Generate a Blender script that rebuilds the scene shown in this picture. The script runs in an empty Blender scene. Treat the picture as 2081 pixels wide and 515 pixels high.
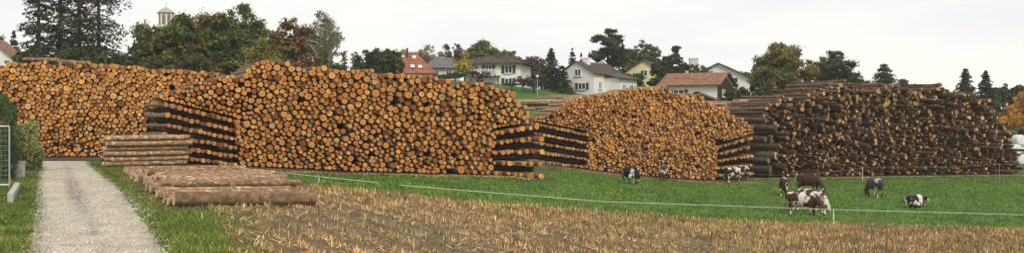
import bpy, math, random
import numpy as np
from mathutils import Vector, Matrix

# ------------------------------------------------------------------ camera, sky, sun, exposure
F, CX, HY, CAMZ = 1900.0, 1040.5, 235.0, 6.0       # focal length and centre in photo pixels, eye height
scene = bpy.context.scene
col = scene.collection
cam_d = bpy.data.cameras.new('camera'); cam = bpy.data.objects.new('camera', cam_d); col.objects.link(cam)
cam.location = (0, 0, CAMZ); cam.rotation_euler = (math.radians(90), 0, 0)
cam_d.sensor_width = 36; cam_d.sensor_fit = 'HORIZONTAL'
cam_d.lens = 36 * F / 2081; cam_d.shift_y = -(257.5 - HY) / 2081
cam_d.clip_start = 0.5; cam_d.clip_end = 4000
scene.camera = cam

SUN_EL, SUN_AZ = math.radians(42), math.radians(158)   # azimuth clockwise from +Y: behind the camera, a little to the right
world = bpy.data.worlds.new('World'); scene.world = world; world.use_nodes = True
wn = world.node_tree; wn.nodes.clear()
def N(nt, t, **kw):
    n = nt.nodes.new(t)
    for k, v in kw.items():
        if k in n.inputs.keys() if isinstance(k, str) else False: n.inputs[k].default_value = v
        else: setattr(n, k, v)
    return n
sky = N(wn, 'ShaderNodeTexSky', sky_type='NISHITA', sun_disc=False, sun_elevation=SUN_EL, sun_rotation=SUN_AZ)
skm = N(wn, 'ShaderNodeVectorMath', operation='SCALE'); skm.inputs['Scale'].default_value = 0.09
wn.links.new(sky.outputs[0], skm.inputs[0])
tc = N(wn, 'ShaderNodeTexCoord')
mp = N(wn, 'ShaderNodeMapping'); mp.inputs['Scale'].default_value = (1.0, 1.0, 4.5)
wn.links.new(tc.outputs['Generated'], mp.inputs[0])
cl = N(wn, 'ShaderNodeTexNoise'); cl.inputs['Scale'].default_value = 2.6; cl.inputs['Detail'].default_value = 5; cl.inputs['Roughness'].default_value = .5
wn.links.new(mp.outputs[0], cl.inputs['Vector'])
rp = N(wn, 'ShaderNodeValToRGB')
rp.color_ramp.elements[0].position = .36; rp.color_ramp.elements[0].color = (.665, .668, .675, 1)
rp.color_ramp.elements[1].position = .62; rp.color_ramp.elements[1].color = (.80, .765, .705, 1)
wn.links.new(cl.outputs[0], rp.inputs[0])
wm = N(wn, 'ShaderNodeMixRGB'); wm.inputs[0].default_value = .9
wn.links.new(skm.outputs[0], wm.inputs[1]); wn.links.new(rp.outputs[0], wm.inputs[2])
bg = N(wn, 'ShaderNodeBackground'); bg.inputs[1].default_value = 1.0
wn.links.new(wm.outputs[0], bg.inputs[0])
wo = N(wn, 'ShaderNodeOutputWorld'); wn.links.new(bg.outputs[0], wo.inputs[0])

sl = bpy.data.lights.new('sun', 'SUN'); so = bpy.data.objects.new('sun', sl); col.objects.link(so)
sl.energy = 1.6; sl.angle = math.radians(14); sl.color = (1, .93, .82)
sd = Vector((math.sin(SUN_AZ) * math.cos(SUN_EL), math.cos(SUN_AZ) * math.cos(SUN_EL), math.sin(SUN_EL)))
so.rotation_euler = sd.to_track_quat('Z', 'Y').to_euler(); so.location = (20, -20, 60)
vs = scene.view_settings
vs.view_transform = 'Standard'; vs.look = 'None'; vs.gamma = 1; vs.use_curve_mapping = False
vs.exposure = 0.54
scene.cycles.use_denoising = True
scene.cycles.max_bounces = 6

# ------------------------------------------------------------------ helpers
rng = np.random.default_rng(7); random.seed(7)
def ss(t):
    t = np.clip(t, 0, 1); return t * t * (3 - 2 * t)
def G(X, Y):
    "height of the ground"
    X = np.asarray(X, float); Y = np.asarray(Y, float)
    base = CAMZ - 3.05 - 2.6 * ss((X + 12) / 30)
    base = base + np.interp(X, [-22, -17, -10, -5, -1.2, 1.9, 8], [0, -.2, -.5, -.25, .12, .33, 0]) * ss((Y - 44) / 10) * (1 - ss((Y - 66) / 10))
    y0 = 93 + 28 * ss((X - 36) / 18)
    return base + (8.4 - 4.6 * ss((X - 38) / 20)) * ss((Y - y0) / 45) + np.maximum(0, Y - y0 - 45) * .03 * (1 - ss((X - 38) / 20))
def PX(px, d): return (px - CX) / F * d
def PZ(py, d): return CAMZ + (HY - py) / F * d
def hit(px, py):
    Y = np.arange(9, 140, .1); X = PX(px, Y)
    k = np.argmax(PZ(py, Y) <= G(X, Y))
    return float(X[k]), float(Y[k])
def mat(name):
    m = bpy.data.materials.new(name); m.use_nodes = True
    nt = m.node_tree; b = nt.nodes['Principled BSDF']; b.inputs['Roughness'].default_value = .85
    b.inputs['Specular IOR Level'].default_value = .25
    return m, nt, b
def island_rand(nt):
    "a random number that differs for every loose piece and every object"
    g = N(nt, 'ShaderNodeNewGeometry'); o = N(nt, 'ShaderNodeObjectInfo')
    a = N(nt, 'ShaderNodeMath', operation='ADD'); f = N(nt, 'ShaderNodeMath', operation='FRACT')
    nt.links.new(g.outputs['Random Per Island'], a.inputs[0]); nt.links.new(o.outputs['Random'], a.inputs[1])
    nt.links.new(a.outputs[0], f.inputs[0]); return f.outputs[0]
def ramp(nt, src, stops, interp='LINEAR'):
    r = N(nt, 'ShaderNodeValToRGB'); cr = r.color_ramp; cr.interpolation = interp
    while len(cr.elements) < len(stops): cr.elements.new(.5)
    for e, (p, c) in zip(cr.elements, stops): e.position = p; e.color = (*c, 1)
    nt.links.new(src, r.inputs[0]); return r.outputs[0]
def noise(nt, scale, detail=3, rough=.55, coord='pos', vscale=None, dist=0):
    if coord == 'pos': v = N(nt, 'ShaderNodeNewGeometry').outputs['Position']
    else: v = N(nt, 'ShaderNodeTexCoord').outputs[coord]
    if vscale:
        m = N(nt, 'ShaderNodeMapping'); m.inputs['Scale'].default_value = vscale; nt.links.new(v, m.inputs[0]); v = m.outputs[0]
    n = N(nt, 'ShaderNodeTexNoise'); n.inputs['Scale'].default_value = scale; n.inputs['Detail'].default_value = detail
    n.inputs['Roughness'].default_value = rough; n.inputs['Distortion'].default_value = dist
    nt.links.new(v, n.inputs['Vector']); return n.outputs[0]
def mixc(nt, fac, a, b, mode='MIX'):
    m = N(nt, 'ShaderNodeMixRGB', blend_type=mode)
    for i, x in enumerate((fac, a, b)):
        if hasattr(x, 'is_output'): nt.links.new(x, m.inputs[i])
        elif i == 0: m.inputs[0].default_value = x
        else: m.inputs[i].default_value = (*x, 1)
    return m.outputs[0]
def bump(nt, b, src, strength, dist=.02):
    u = N(nt, 'ShaderNodeBump'); u.inputs['Strength'].default_value = strength; u.inputs['Distance'].default_value = dist
    nt.links.new(src, u.inputs['Height']); nt.links.new(u.outputs[0], b.inputs['Normal'])
def plain(name, c, rough=.85, var=.25, scale=1.5, metal=0):
    m, nt, b = mat(name)
    n = noise(nt, scale, 4)
    lo = tuple(x * (1 - var) for x in c); hi = tuple(min(1, x * (1 + var)) for x in c)
    nt.links.new(ramp(nt, n, [(.3, lo), (.7, hi)]), b.inputs['Base Color'])
    b.inputs['Roughness'].default_value = rough; b.inputs['Metallic'].default_value = metal
    return m
def mesh_np(name, v, f, mats=(), mi=None, smooth=False):
    "v (n,3) array; f (m,k) array, or a list of tuples"
    me = bpy.data.meshes.new(name)
    if isinstance(f, np.ndarray):
        k = f.shape[1]
        me.vertices.add(len(v)); me.vertices.foreach_set('co', np.asarray(v, np.float32).ravel())
        me.loops.add(f.size); me.loops.foreach_set('vertex_index', f.astype(np.int32).ravel())
        me.polygons.add(len(f)); me.polygons.foreach_set('loop_start', np.arange(0, f.size, k, dtype=np.int32))
        me.update(calc_edges=True)
    else: me.from_pydata([tuple(x) for x in v], [], f); me.update()
    for m in mats: me.materials.append(m)
    if mi is not None: me.polygons.foreach_set('material_index', np.asarray(mi, np.int32))
    me.polygons.foreach_set('use_smooth', np.full(len(me.polygons), smooth))
    me.validate(); return me
def link(name, me, parent=None, loc=None):
    o = bpy.data.objects.new(name, me); col.objects.link(o)
    if parent is not None: o.parent = parent
    if loc is not None: o.location = loc
    return o
def tag(o, label=None, cat=None, group=None, kind=None):
    if label: o['label'] = label
    if cat: o['category'] = cat
    if group: o['group'] = group
    if kind: o['kind'] = kind
    return o
def empty(name, loc, rz=0):
    o = bpy.data.objects.new(name, None); col.objects.link(o); o.location = loc; o.rotation_euler = (0, 0, rz); o.empty_display_size = .3
    return o
class MB:
    "collects boxes, prisms and tubes into one mesh"
    def __init__(s): s.v = []; s.f = []; s.m = []
    def add(s, v, f, m=0):
        n = len(s.v); s.v += [tuple(x) for x in v]; s.f += [tuple(i + n for i in q) for q in f]; s.m += [m] * len(f); return s
    def box(s, x0, x1, y0, y1, z0, z1, m=0):
        v = [(x0, y0, z0), (x1, y0, z0), (x1, y1, z0), (x0, y1, z0), (x0, y0, z1), (x1, y0, z1), (x1, y1, z1), (x0, y1, z1)]
        return s.add(v, [(0, 3, 2, 1), (4, 5, 6, 7), (0, 1, 5, 4), (1, 2, 6, 5), (2, 3, 7, 6), (3, 0, 4, 7)], m)
    def tube(s, pts, rad, n=6, m=0, cap=True):
        pts = [Vector(p) for p in pts]; vs_, fs = [], []
        for i, p in enumerate(pts):
            d = (pts[min(i + 1, len(pts) - 1)] - pts[max(i - 1, 0)]).normalized()
            u = d.cross(Vector((0, 0, 1)))
            if u.length < 1e-3: u = Vector((1, 0, 0))
            u.normalize(); w = d.cross(u)
            r = rad[i] if hasattr(rad, '__len__') else rad
            for k in range(n):
                a = 2 * math.pi * k / n; vs_.append(p + (u * math.cos(a) + w * math.sin(a)) * r)
        for i in range(len(pts) - 1):
            for k in range(n):
                k2 = (k + 1) % n; fs.append((i * n + k, i * n + k2, (i + 1) * n + k2, (i + 1) * n + k))
        if cap: fs += [tuple(range(n))[::-1], tuple(range((len(pts) - 1) * n, len(pts) * n))]
        return s.add(vs_, fs, m)
    def slab(s, quad, t, m=0):
        "a quad given thickness t along its normal"
        q = [Vector(p) for p in quad]; nn = (q[1] - q[0]).cross(q[2] - q[0]).normalized() * t; k = len(q)
        v = q + [p + nn for p in q]
        f = [tuple(range(k))[::-1], tuple(range(k, 2 * k))] + [(i, (i + 1) % k, (i + 1) % k + k, i + k) for i in range(k)]
        return s.add(v, f, m)
    def mesh(s, name, mats, smooth=False):
        return mesh_np(name, s.v, s.f, mats if isinstance(mats, (list, tuple)) else [mats], s.m, smooth)
    def build(s, name, mats, parent=None, loc=None, smooth=False): return link(name, s.mesh(name, mats, smooth), parent, loc)

# ------------------------------------------------------------------ the setting: ground, road, fields
def m_grass(name, lo, mid, hi, sc=.35):
    m, nt, b = mat(name)
    a = noise(nt, sc, 6, .65); c = noise(nt, 9, 3, .7)
    base = ramp(nt, a, [(.3, lo), (.5, mid), (.72, hi)])
    nt.links.new(mixc(nt, .55, base, ramp(nt, c, [(.3, lo), (.75, hi)])), b.inputs['Base Color'])
    bump(nt, b, c, .7, .06); return m
M_pasture = m_grass('pasture_grass', (.036, .078, .010), (.062, .130, .018), (.095, .170, .030))
def axis_pts(a, b, fine0, fine1, fs, cs):
    return np.unique(np.concatenate([np.arange(a, fine0, cs), np.arange(fine0, fine1, fs), np.arange(fine1, b + cs, cs)]))
gx = axis_pts(-210, 240, -60, 84, 1.5, 25); gy = axis_pts(-40, 360, -15, 150, 1.5, 20)
XX, YY = np.meshgrid(gx, gy); V = np.stack([XX, YY, G(XX, YY)], -1).reshape(-1, 3)
nx, ny = len(gx), len(gy); ii = (np.arange(ny - 1)[:, None] * nx + np.arange(nx - 1)[None]).ravel()
ground = link('ground', mesh_np('ground', V, np.stack([ii, ii + 1, ii + nx + 1, ii + nx], 1), [M_pasture], smooth=True)); ground['kind'] = 'structure'

def sheet(name, mt, left, right, dz, nseg=60, ncross=10, rag=0.0):
    "a strip laid on the ground between two polylines (plan points)"
    def res(pl):
        pl = np.array(pl, float); d = np.r_[0, np.cumsum(np.linalg.norm(np.diff(pl, axis=0), axis=1))]
        t = np.linspace(0, d[-1], nseg + 1); return np.stack([np.interp(t, d, pl[:, 0]), np.interp(t, d, pl[:, 1])], 1)
    L, R = res(left), res(right)
    if rag: L = L + rng.normal(0, rag, L.shape); R = R + rng.normal(0, rag, R.shape)
    w = np.linspace(0, 1, ncross + 1)[None, :, None]
    P = L[:, None] * (1 - w) + R[:, None] * w
    P = P.reshape(-1, 2); v = np.c_[P, G(P[:, 0], P[:, 1]) + dz]
    i = (np.arange(nseg)[:, None] * (ncross + 1) + np.arange(ncross)[None]).ravel()
    f = np.stack([i, i + 1, i + ncross + 2, i + ncross + 1], 1)
    me = mesh_np(name, v, f, [mt], smooth=True)
    uv = me.uv_layers.new(name='UVMap'); vi = np.empty(f.size, np.int32); me.loops.foreach_get('vertex_index', vi)
    u = np.tile(np.linspace(0, 1, ncross + 1), nseg + 1); t = np.repeat(np.linspace(0, 1, nseg + 1), ncross + 1)
    uv.data.foreach_set('uv', np.stack([u[vi], t[vi]], 1).astype(np.float32).ravel())
    o = link(name, me); o['kind'] = 'structure'; return o
# gravel road
m_road, nt, b = mat('pale_gravel')
fine = noise(nt, 9, 6, .8); mid = noise(nt, 1.3, 6, .7)
c = ramp(nt, fine, [(.38, (.17, .145, .11)), (.5, (.42, .38, .31)), (.62, (.62, .58, .49))])
c = mixc(nt, .5, c, ramp(nt, mid, [(.36, (.30, .265, .20)), (.62, (.55, .51, .43))]))
uvn = N(nt, 'ShaderNodeTexCoord'); sep = N(nt, 'ShaderNodeSeparateXYZ'); nt.links.new(uvn.outputs['UV'], sep.inputs[0])
crown = ramp(nt, sep.outputs[0], [(.0, (.9, .9, .9)), (.16, (.1, .1, .1)), (.24, (.0, .0, .0)), (.42, (.05, .05, .05)), (.52, (.8, .8, .8)), (.62, (.05, .05, .05)), (.84, (.1, .1, .1)), (1, (.9, .9, .9))])
patch = ramp(nt, noise(nt, .9, 5, .7), [(.40, (0, 0, 0)), (.60, (1, 1, 1))])
wear = mixc(nt, 1.0, crown, patch, 'MULTIPLY')
c = mixc(nt, wear, c, (.20, .18, .14))
px_, py_ = hit(150, 392); vd = N(nt, 'ShaderNodeVectorMath', operation='SUBTRACT'); vd.inputs[1].default_value = (px_, py_, 0); nt.links.new(N(nt, 'ShaderNodeNewGeometry').outputs['Position'], vd.inputs[0])
mr = N(nt, 'ShaderNodeMapping'); mr.inputs['Scale'].default_value = (2.4, .085, 0); m0 = N(nt, 'ShaderNodeMapping'); m0.inputs['Rotation'].default_value = (0, 0, -math.atan2(19.7, 39.3)); nt.links.new(vd.outputs[0], m0.inputs[0]); nt.links.new(m0.outputs[0], mr.inputs[0])
ln = N(nt, 'ShaderNodeVectorMath', operation='LENGTH'); nt.links.new(mr.outputs[0], ln.inputs[0])
spill = mixc(nt, 1.0, ramp(nt, ln.outputs['Value'], [(.35, (1, 1, 1)), (1, (0, 0, 0))]), ramp(nt, noise(nt, 5.5, 6, .8), [(.44, (0, 0, 0)), (.53, (1, 1, 1))]), 'MULTIPLY')
c = mixc(nt, mixc(nt, 1.0, spill, (.9, .9, .9), 'MULTIPLY'), c, (.12, .10, .078))
nt.links.new(c, b.inputs['Base Color']); bump(nt, b, fine, .8, .03)
RL = [(-7.0, 12.0), (-10.55, 20.4), (-15.0, 29.5), (-20.1, 39.5), (-30.9, 61.2)]
RR = [(-3.6, 12.0), (-7.45, 20.4), (-11.5, 28.6), (-16.6, 39.3), (-27.9, 61.2)]
sheet('road', m_road, RL, RR, .03, 150, 10, .03)
# yard of trodden soil and bark under the piles
m_yard, nt, b = mat('bark_littered_soil')
a = noise(nt, 3.5, 5, .7)
nt.links.new(ramp(nt, a, [(.3, (.035, .026, .018)), (.55, (.085, .062, .042)), (.75, (.15, .11, .075))]), b.inputs['Base Color']); bump(nt, b, a, .8, .06)
for lf, rg in (([(-48, 61.2), (-27, 61.9), (-21, 56.6), (-16, 55.0), (1.8, 55.4)], [(-48, 76), (-27, 77), (-22, 76), (-16, 70), (-1, 68)]),
               ([(-1.5, 55.8), (2.4, 57), (4.2, 79), (10, 79.3), (19.5, 77.6)], [(-4, 70), (-3, 80), (0, 93), (9, 92), (18, 92)]),
               ([(20.6, 82.4), (34, 84.6), (50, 88.2)], [(20, 96), (32, 99), (52, 101)])):
    sheet('yard_soil', m_yard, lf, rg, .018, 40, 14, .15)
# maize stubble
m_soil, nt, b = mat('stubble_soil')
a = noise(nt, 2.2, 6, .7); f2 = noise(nt, 14, 3, .7)
c = ramp(nt, a, [(.3, (.085, .054, .028)), (.5, (.155, .102, .053)), (.72, (.26, .18, .10))])
c = mixc(nt, .45, c, ramp(nt, f2, [(.3, (.06, .04, .022)), (.7, (.26, .19, .11))]))
c = mixc(nt, ramp(nt, noise(nt, .8, 4, .6), [(.60, (0, 0, 0)), (.68, (1, 1, 1))]), c, (.06, .105, .022))
nt.links.new(c, b.inputs['Base Color']); bump(nt, b, f2, 1.0, .07)
ST_FAR = [hit(x, y) for x, y in ((395, 372), (540, 372), (650, 380), (800, 394), (910, 409), (1040, 419), (1300, 438), (1694, 456), (2081, 470))]
ST_FAR = [(-14.4, 41.5)] + ST_FAR[1:] + [(48, 45.5)]
ST_NEAR = [(-9.8, 30.6), (-6.2, 21.5), (-2.6, 12.0), (2, 10), (12, 10), (30, 12), (48, 14)]
sheet('stubble_field', m_soil, ST_FAR, ST_NEAR, .014, 70, 24, .10)
def in_stubble(x, y):
    far = np.interp(x, [p[0] for p in ST_FAR], [p[1] for p in ST_FAR])
    near = np.interp(x, [-14.4, -9.8, -6.2, -2.6, 48], [41.5, 30.6, 21.5, 12, 12])
    return (y < far) & (y > near)
def road_side(x, y):
    "signed metres outside the road: negative on it"
    yy = [p[1] for p in RL]; l = np.interp(y, yy, [p[0] for p in RL]); r = np.interp(y, yy, [p[0] for p in RR])
    return np.maximum(l - x, x - r)

# ------------------------------------------------------------------ logs
def m_wood(name, dark, mid, lite, odd=.06):
    m, nt, b = mat(name); r = island_rand(nt)
    uv = N(nt, 'ShaderNodeTexCoord'); vm = N(nt, 'ShaderNodeVectorMath', operation='SUBTRACT'); vm.inputs[1].default_value = (.52, .47, 0); nt.links.new(uv.outputs['UV'], vm.inputs[0])
    ln = N(nt, 'ShaderNodeVectorMath', operation='LENGTH'); nt.links.new(vm.outputs[0], ln.inputs[0])
    wv = N(nt, 'ShaderNodeMath', operation='MULTIPLY_ADD'); nt.links.new(noise(nt, 5, 3, .6), wv.inputs[0]); wv.inputs[1].default_value = .16; nt.links.new(ln.outputs['Value'], wv.inputs[2])
    rings = ramp(nt, wv.outputs[0], [(.08, (.62, .50, .42)), (.14, (.90, .82, .76)), (.30, (.86, .76, .68)), (.36, (1.10, 1.10, 1.10)), (.50, (1.08, 1.1, 1.12)), (.58, (.72, .62, .55))])
    c = ramp(nt, r, [(0, dark), (odd, dark), (odd + .12, mid), (.62, mid), (1, lite)])
    n = noise(nt, 7, 4, .65)
    c = mixc(nt, 1.0, c, ramp(nt, n, [(.28, (.62, .55, .5)), (.6, (1.05, 1.05, 1.05))]), 'MULTIPLY')
    c = mixc(nt, 1.0, c, rings, 'MULTIPLY')
    grey = ramp(nt, r, [(.30, (0, 0, 0)), (.34, (.5, .5, .5)), (.38, (0, 0, 0)), (.80, (0, 0, 0)), (.83, (.45, .45, .45)), (.87, (0, 0, 0))])
    c = mixc(nt, grey, c, (.30, .24, .175))
    nt.links.new(c, b.inputs['Base Color']); bump(nt, b, n, .3, .01); return m
def m_bark(name, dark, mid, lite, sc=(3.5, .9, 3.5)):
    m, nt, b = mat(name); r = island_rand(nt)
    n = noise(nt, 4.5, 5, .7); g = noise(nt, 1.2, 3, .6)
    c = ramp(nt, n, [(.28, dark), (.5, mid), (.74, lite)])
    c = mixc(nt, 1.0, c, ramp(nt, r, [(0, (.65, .62, .6)), (1, (1.25, 1.2, 1.12))]), 'MULTIPLY')
    nt.links.new(c, b.inputs['Base Color']); bump(nt, b, n, .9, .04)
    b.inputs['Roughness'].default_value = .9; return m
BARK = m_bark('grey_brown_bark', (.075, .048, .030), (.19, .128, .082), (.40, .30, .205))
BARK_D = m_bark('dark_bark', (.030, .019, .011), (.088, .055, .033), (.23, .155, .092))
def log_mesh(name, wood, bark, seed, nside=10, nst=3, wob=.07, taper=.14):
    "a log of radius 1 along +Y from its sawn near end at y=0 to y=1"
    r = random.Random(seed); ph = [r.uniform(0, 6.28) for _ in range(4)]; am = [r.uniform(.2, 1) * wob for _ in range(4)]
    rad = lambda a: 1 - wob * 1.2 + sum(am[k] * .5 * math.cos((k + 2) * a + ph[k]) for k in range(4))
    bx, bz = r.uniform(-.12, .12), r.uniform(-.12, .12); v, f, mi = [], [], []
    for s in range(nst):
        t = s / (nst - 1); q = 1 - taper * t + (r.uniform(-.03, .03) if 0 < s < nst - 1 else 0); o = math.sin(math.pi * t)
        for k in range(nside):
            a = 2 * math.pi * k / nside; R = min(1, rad(a)) * q
            v.append((R * math.cos(a) + bx * o, t, R * math.sin(a) + bz * o))
    for s in range(nst - 1):
        for k in range(nside):
            k2 = (k + 1) % nside; f.append((s * nside + k, (s + 1) * nside + k, (s + 1) * nside + k2, s * nside + k2)); mi.append(0)
    n0 = len(v)
    tx, tz = r.gauss(0, .006), r.gauss(0, .006)
    for k in range(nside): x, y, z = v[k]; v[k] = (x, x * tx + z * tz, z)
    for k in range(nside): x, y, z = v[k]; v.append((x * .945, y - .002, z * .945))
    for k in range(nside):
        k2 = (k + 1) % nside; f.append((k, k2, n0 + k2, n0 + k)); mi.append(0)
    f.append(tuple(range(n0, n0 + nside))); mi.append(1)
    f.append(tuple(reversed(range((nst - 1) * nside, nst * nside)))); mi.append(1)
    me = mesh_np(name, v, f, [bark, wood], mi); end_uv(me, [(x * .5 + .5, z * .5 + .5) for x, y, z in v]); return me
def end_uv(me, uv):
    vi = np.empty(len(me.loops), np.int32); me.loops.foreach_get('vertex_index', vi)
    me.uv_layers.new(name='UVMap').data.foreach_set('uv', np.array(uv, np.float32)[vi].ravel())
def log_matrix(p, a, r, L, roll):
    "sawn near end at p, running along a"
    a = Vector(a).normalized(); x = Vector((a.y, -a.x, 0)).normalized(); z = x.cross(a)
    R = Matrix((x, a, z)).transposed().to_4x4()
    return Matrix.Translation(p) @ R @ Matrix.Rotation(roll, 4, 'Y') @ Matrix.Diagonal((r, L, r, 1))
def pack(u0, u1, top, floor, rm, rsd, seed, iters=220):
    "settle round log ends between a floor and a profile; returns u, v, r without overlaps"
    g = np.random.default_rng(seed); s = 2 * rm * 1.005; P = []
    row = 0; vmin = min(floor(u) for u in np.linspace(u0, u1, 40)); vmax = max(top(u) for u in np.linspace(u0, u1, 60)) + 1.6
    v = vmin
    while v < vmax:
        for u in np.arange(u0 + rm + (row % 2) * rm, u1, s):
            if floor(u) + rm * .6 < v < top(u) + 1.7: P.append((u, v))
        v += s * .86; row += 1
    P = np.array(P) + g.normal(0, .03, (len(P), 2)); n = len(P)
    r = np.clip(rm * np.exp(g.normal(0, rsd, n)), rm * .52, rm * 1.75); r *= rm / r.mean() * .985
    uu = np.linspace(u0, u1, 300); fl = np.array([floor(x) for x in uu])
    for it in range(iters):
        if it % 6 == 0:
            D = np.abs(P[:, None] - P[None]); I, J = np.where((D[..., 0] < rm * 3.6) & (D[..., 1] < rm * 3.6)); k = I < J; I, J = I[k], J[k]
        if it < iters * .75: P[:, 1] -= .006
        d = P[J] - P[I]; L = np.linalg.norm(d, axis=1) + 1e-9; pen = np.maximum(0, r[I] + r[J] - L); k = pen > 0
        c = d[k] / L[k, None] * (pen[k] * .42)[:, None]
        np.add.at(P, I[k], -c); np.add.at(P, J[k], c)
        P[:, 0] = np.clip(P[:, 0], u0 + r, u1 - r); P[:, 1] = np.maximum(P[:, 1], np.interp(P[:, 0], uu, fl) + r)
    d = np.linalg.norm(P[J] - P[I], axis=1); q = np.minimum(1, d / (r[I] + r[J])); sc = np.ones(n)
    np.minimum.at(sc, I, q); np.minimum.at(sc, J, q); r = r * sc * 1.075
    keep = np.array([P[i, 1] < top(P[i, 0]) - r[i] * .25 for i in range(n)])
    keep &= (r > rm * .4) & (g.random(n) > .012)
    return P[keep, 0], P[keep, 1], r[keep]
class Pile:
    def __init__(s, A, B, yaw, L, meshes):
        s.A = np.array(A); s.B = np.array(B); s.yaw = math.radians(yaw); s.L = L; s.meshes = meshes
        s.a = np.array([math.sin(s.yaw), math.cos(s.yaw)]); s.p = np.array([s.a[1], -s.a[0]])
        s.w = float((s.B - s.A) @ s.p); s.items = []
    def u_of(s, px):
        "where the sight line through photo column px meets the face line"
        k = (px - CX) / F; d = s.B - s.A; t = (k * s.A[1] - s.A[0]) / (d[0] - k * d[1]); return t * s.w, s.A[1] + t * d[1]
    def pos(s, u): return s.A + (s.B - s.A) * (u / s.w)
    def profile(s, pts):
        us, vs_ = [], []
        for px, py in pts: u, d = s.u_of(px); us.append(u); vs_.append(PZ(py, d))
        return lambda u: float(np.interp(u, us, vs_))
    def ground(s, u): q = s.pos(u); return float(G(q[0], q[1])) + .03
    def log(s, u, v, r, jit=.12, yj=.6, label=0, name=None, L=None, yaw=None, extra=0, meshes=None):
        q = s.pos(u); y = (s.yaw if yaw is None else math.radians(yaw)) + math.radians(random.gauss(0, yj)); a = (math.sin(y), math.cos(y), random.gauss(0, .004))
        q = q + s.a * (random.gauss(0, jit) + extra)
        m = log_matrix(Vector((q[0], q[1], v)), a, r, (L or s.L) * random.uniform(.97, 1.03), random.uniform(0, 6.28))
        s.items.append((m, r / q[1], random.choice(meshes or s.meshes), label, name))
    def emit(s, name, labels, groups, cat, stuff_label, stuff_name, limit=300):
        s.items.sort(key=lambda t: -t[1]); rest = []
        for k, (m, sz, me, lb, nm) in enumerate(s.items):
            if k < limit or nm:
                o = link(nm or name, me); o.matrix_world = m; tag(o, labels[lb], cat, groups[lb])
            else: rest.append((m, me))
        if rest:
            v, f, mi, uv = [], [], [], []; n = 0
            for m, me in rest:
                uv += [(x.co.x * .5 + .5, x.co.z * .5 + .5) for x in me.vertices]
                v += [m @ x.co for x in me.vertices]
                for p in me.polygons: f.append(tuple(i + n for i in p.vertices)); mi.append(p.material_index)
                n += len(me.vertices)
            sm = mesh_np(stuff_name, v, f, list(me.materials), mi); end_uv(sm, uv); o = link(stuff_name, sm); tag(o, stuff_label, 'logs', kind='stuff')
def crib(pile, px_in, px_out, rows_in, rows_out, r_in, r_out, label, blab, yaw=None, jit=.1, cname='bearer_log', bmesh_=None):
    "cross-stacked flank: rows of log ends parted by bearers; rows_* are the heights of the rows' centres"
    ui, _ = pile.u_of(px_in); uo, _ = pile.u_of(px_out); sg = 1 if uo > ui else -1; n = len(rows_in)
    for k in range(n):
        u = ui + sg * r_in * .9
        while sg * (uo - u) > r_out * .5:
            t = (u - ui) / (uo - ui); r = (r_in + (r_out - r_in) * t) * random.uniform(.68, 1.04)
            v = rows_in[k] + (rows_out[k] - rows_in[k]) * t
            pile.log(u + sg * (r - r_in), v + random.gauss(0, .018), r, jit=.2, yj=1.3, label=label, yaw=yaw); u += sg * r * random.uniform(2.02, 2.12)
        if k < n - 1:
            g0 = (rows_in[k + 1] - rows_in[k]) / 2 - r_in; g1 = (rows_out[k + 1] - rows_out[k]) / 2 - r_out
            rr = max(.08, (g0 + g1) / 2 * .98)
            for dep in (.8, 1.9, 3.1, 4.3):
                y = pile.yaw if yaw is None else math.radians(yaw); ax = np.array([math.sin(y), math.cos(y)])
                p0 = pile.pos(ui + sg * .1) + ax * dep; p1 = pile.pos(uo - sg * .15) + ax * dep
                q0 = Vector((*p0, (rows_in[k] + rows_in[k + 1]) / 2)); q1 = Vector((*p1, (rows_out[k] + rows_out[k + 1]) / 2))
                pile.items.append((log_matrix(q1, q0 - q1, rr, (q1 - q0).length, random.uniform(0, 6)), rr / q1.y * .5, random.choice(bmesh_), blab, cname))
def variants(n, nm, wood, bark, seed, **k): return [log_mesh(nm, wood, bark, seed + i, **k) for i in range(n)]

W1 = m_wood('yellow_orange_sawn_wood', (.25, .098, .026), (.59, .262, .058), (.77, .43, .125))
W2 = m_wood('orange_sawn_wood', (.24, .085, .021), (.57, .232, .046), (.75, .39, .105))
W3 = m_wood('fresh_orange_sawn_wood', (.26, .095, .026), (.59, .25, .055), (.77, .42, .125))
W4 = m_wood('weathered_sawn_wood', (.075, .044, .025), (.27, .155, .062), (.66, .42, .17), odd=.32)
PALE = m_bark('pale_peeled_bark', (.13, .088, .056), (.32, .235, .16), (.58, .46, .33))
V1 = variants(7, 'log_yellow', W1, BARK, 10); V2 = variants(7, 'log_orange', W2, BARK, 30); V3 = variants(7, 'log_fresh', W3, PALE, 50)
V4 = variants(7, 'log_weathered', W4, m_bark('tan_brown_bark', (.040, .026, .016), (.118, .077, .047), (.30, .21, .132)), 70); VB = variants(4, 'log_bearer', W2, m_bark('recess_shade_bark', (.016, .011, .008), (.036, .025, .017), (.08, .056, .038)), 90, taper=.05)  # bearer bark coloured near black to paint in the shade of the recesses
V2D = variants(5, 'log_flank', W2, BARK_D, 130)

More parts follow.
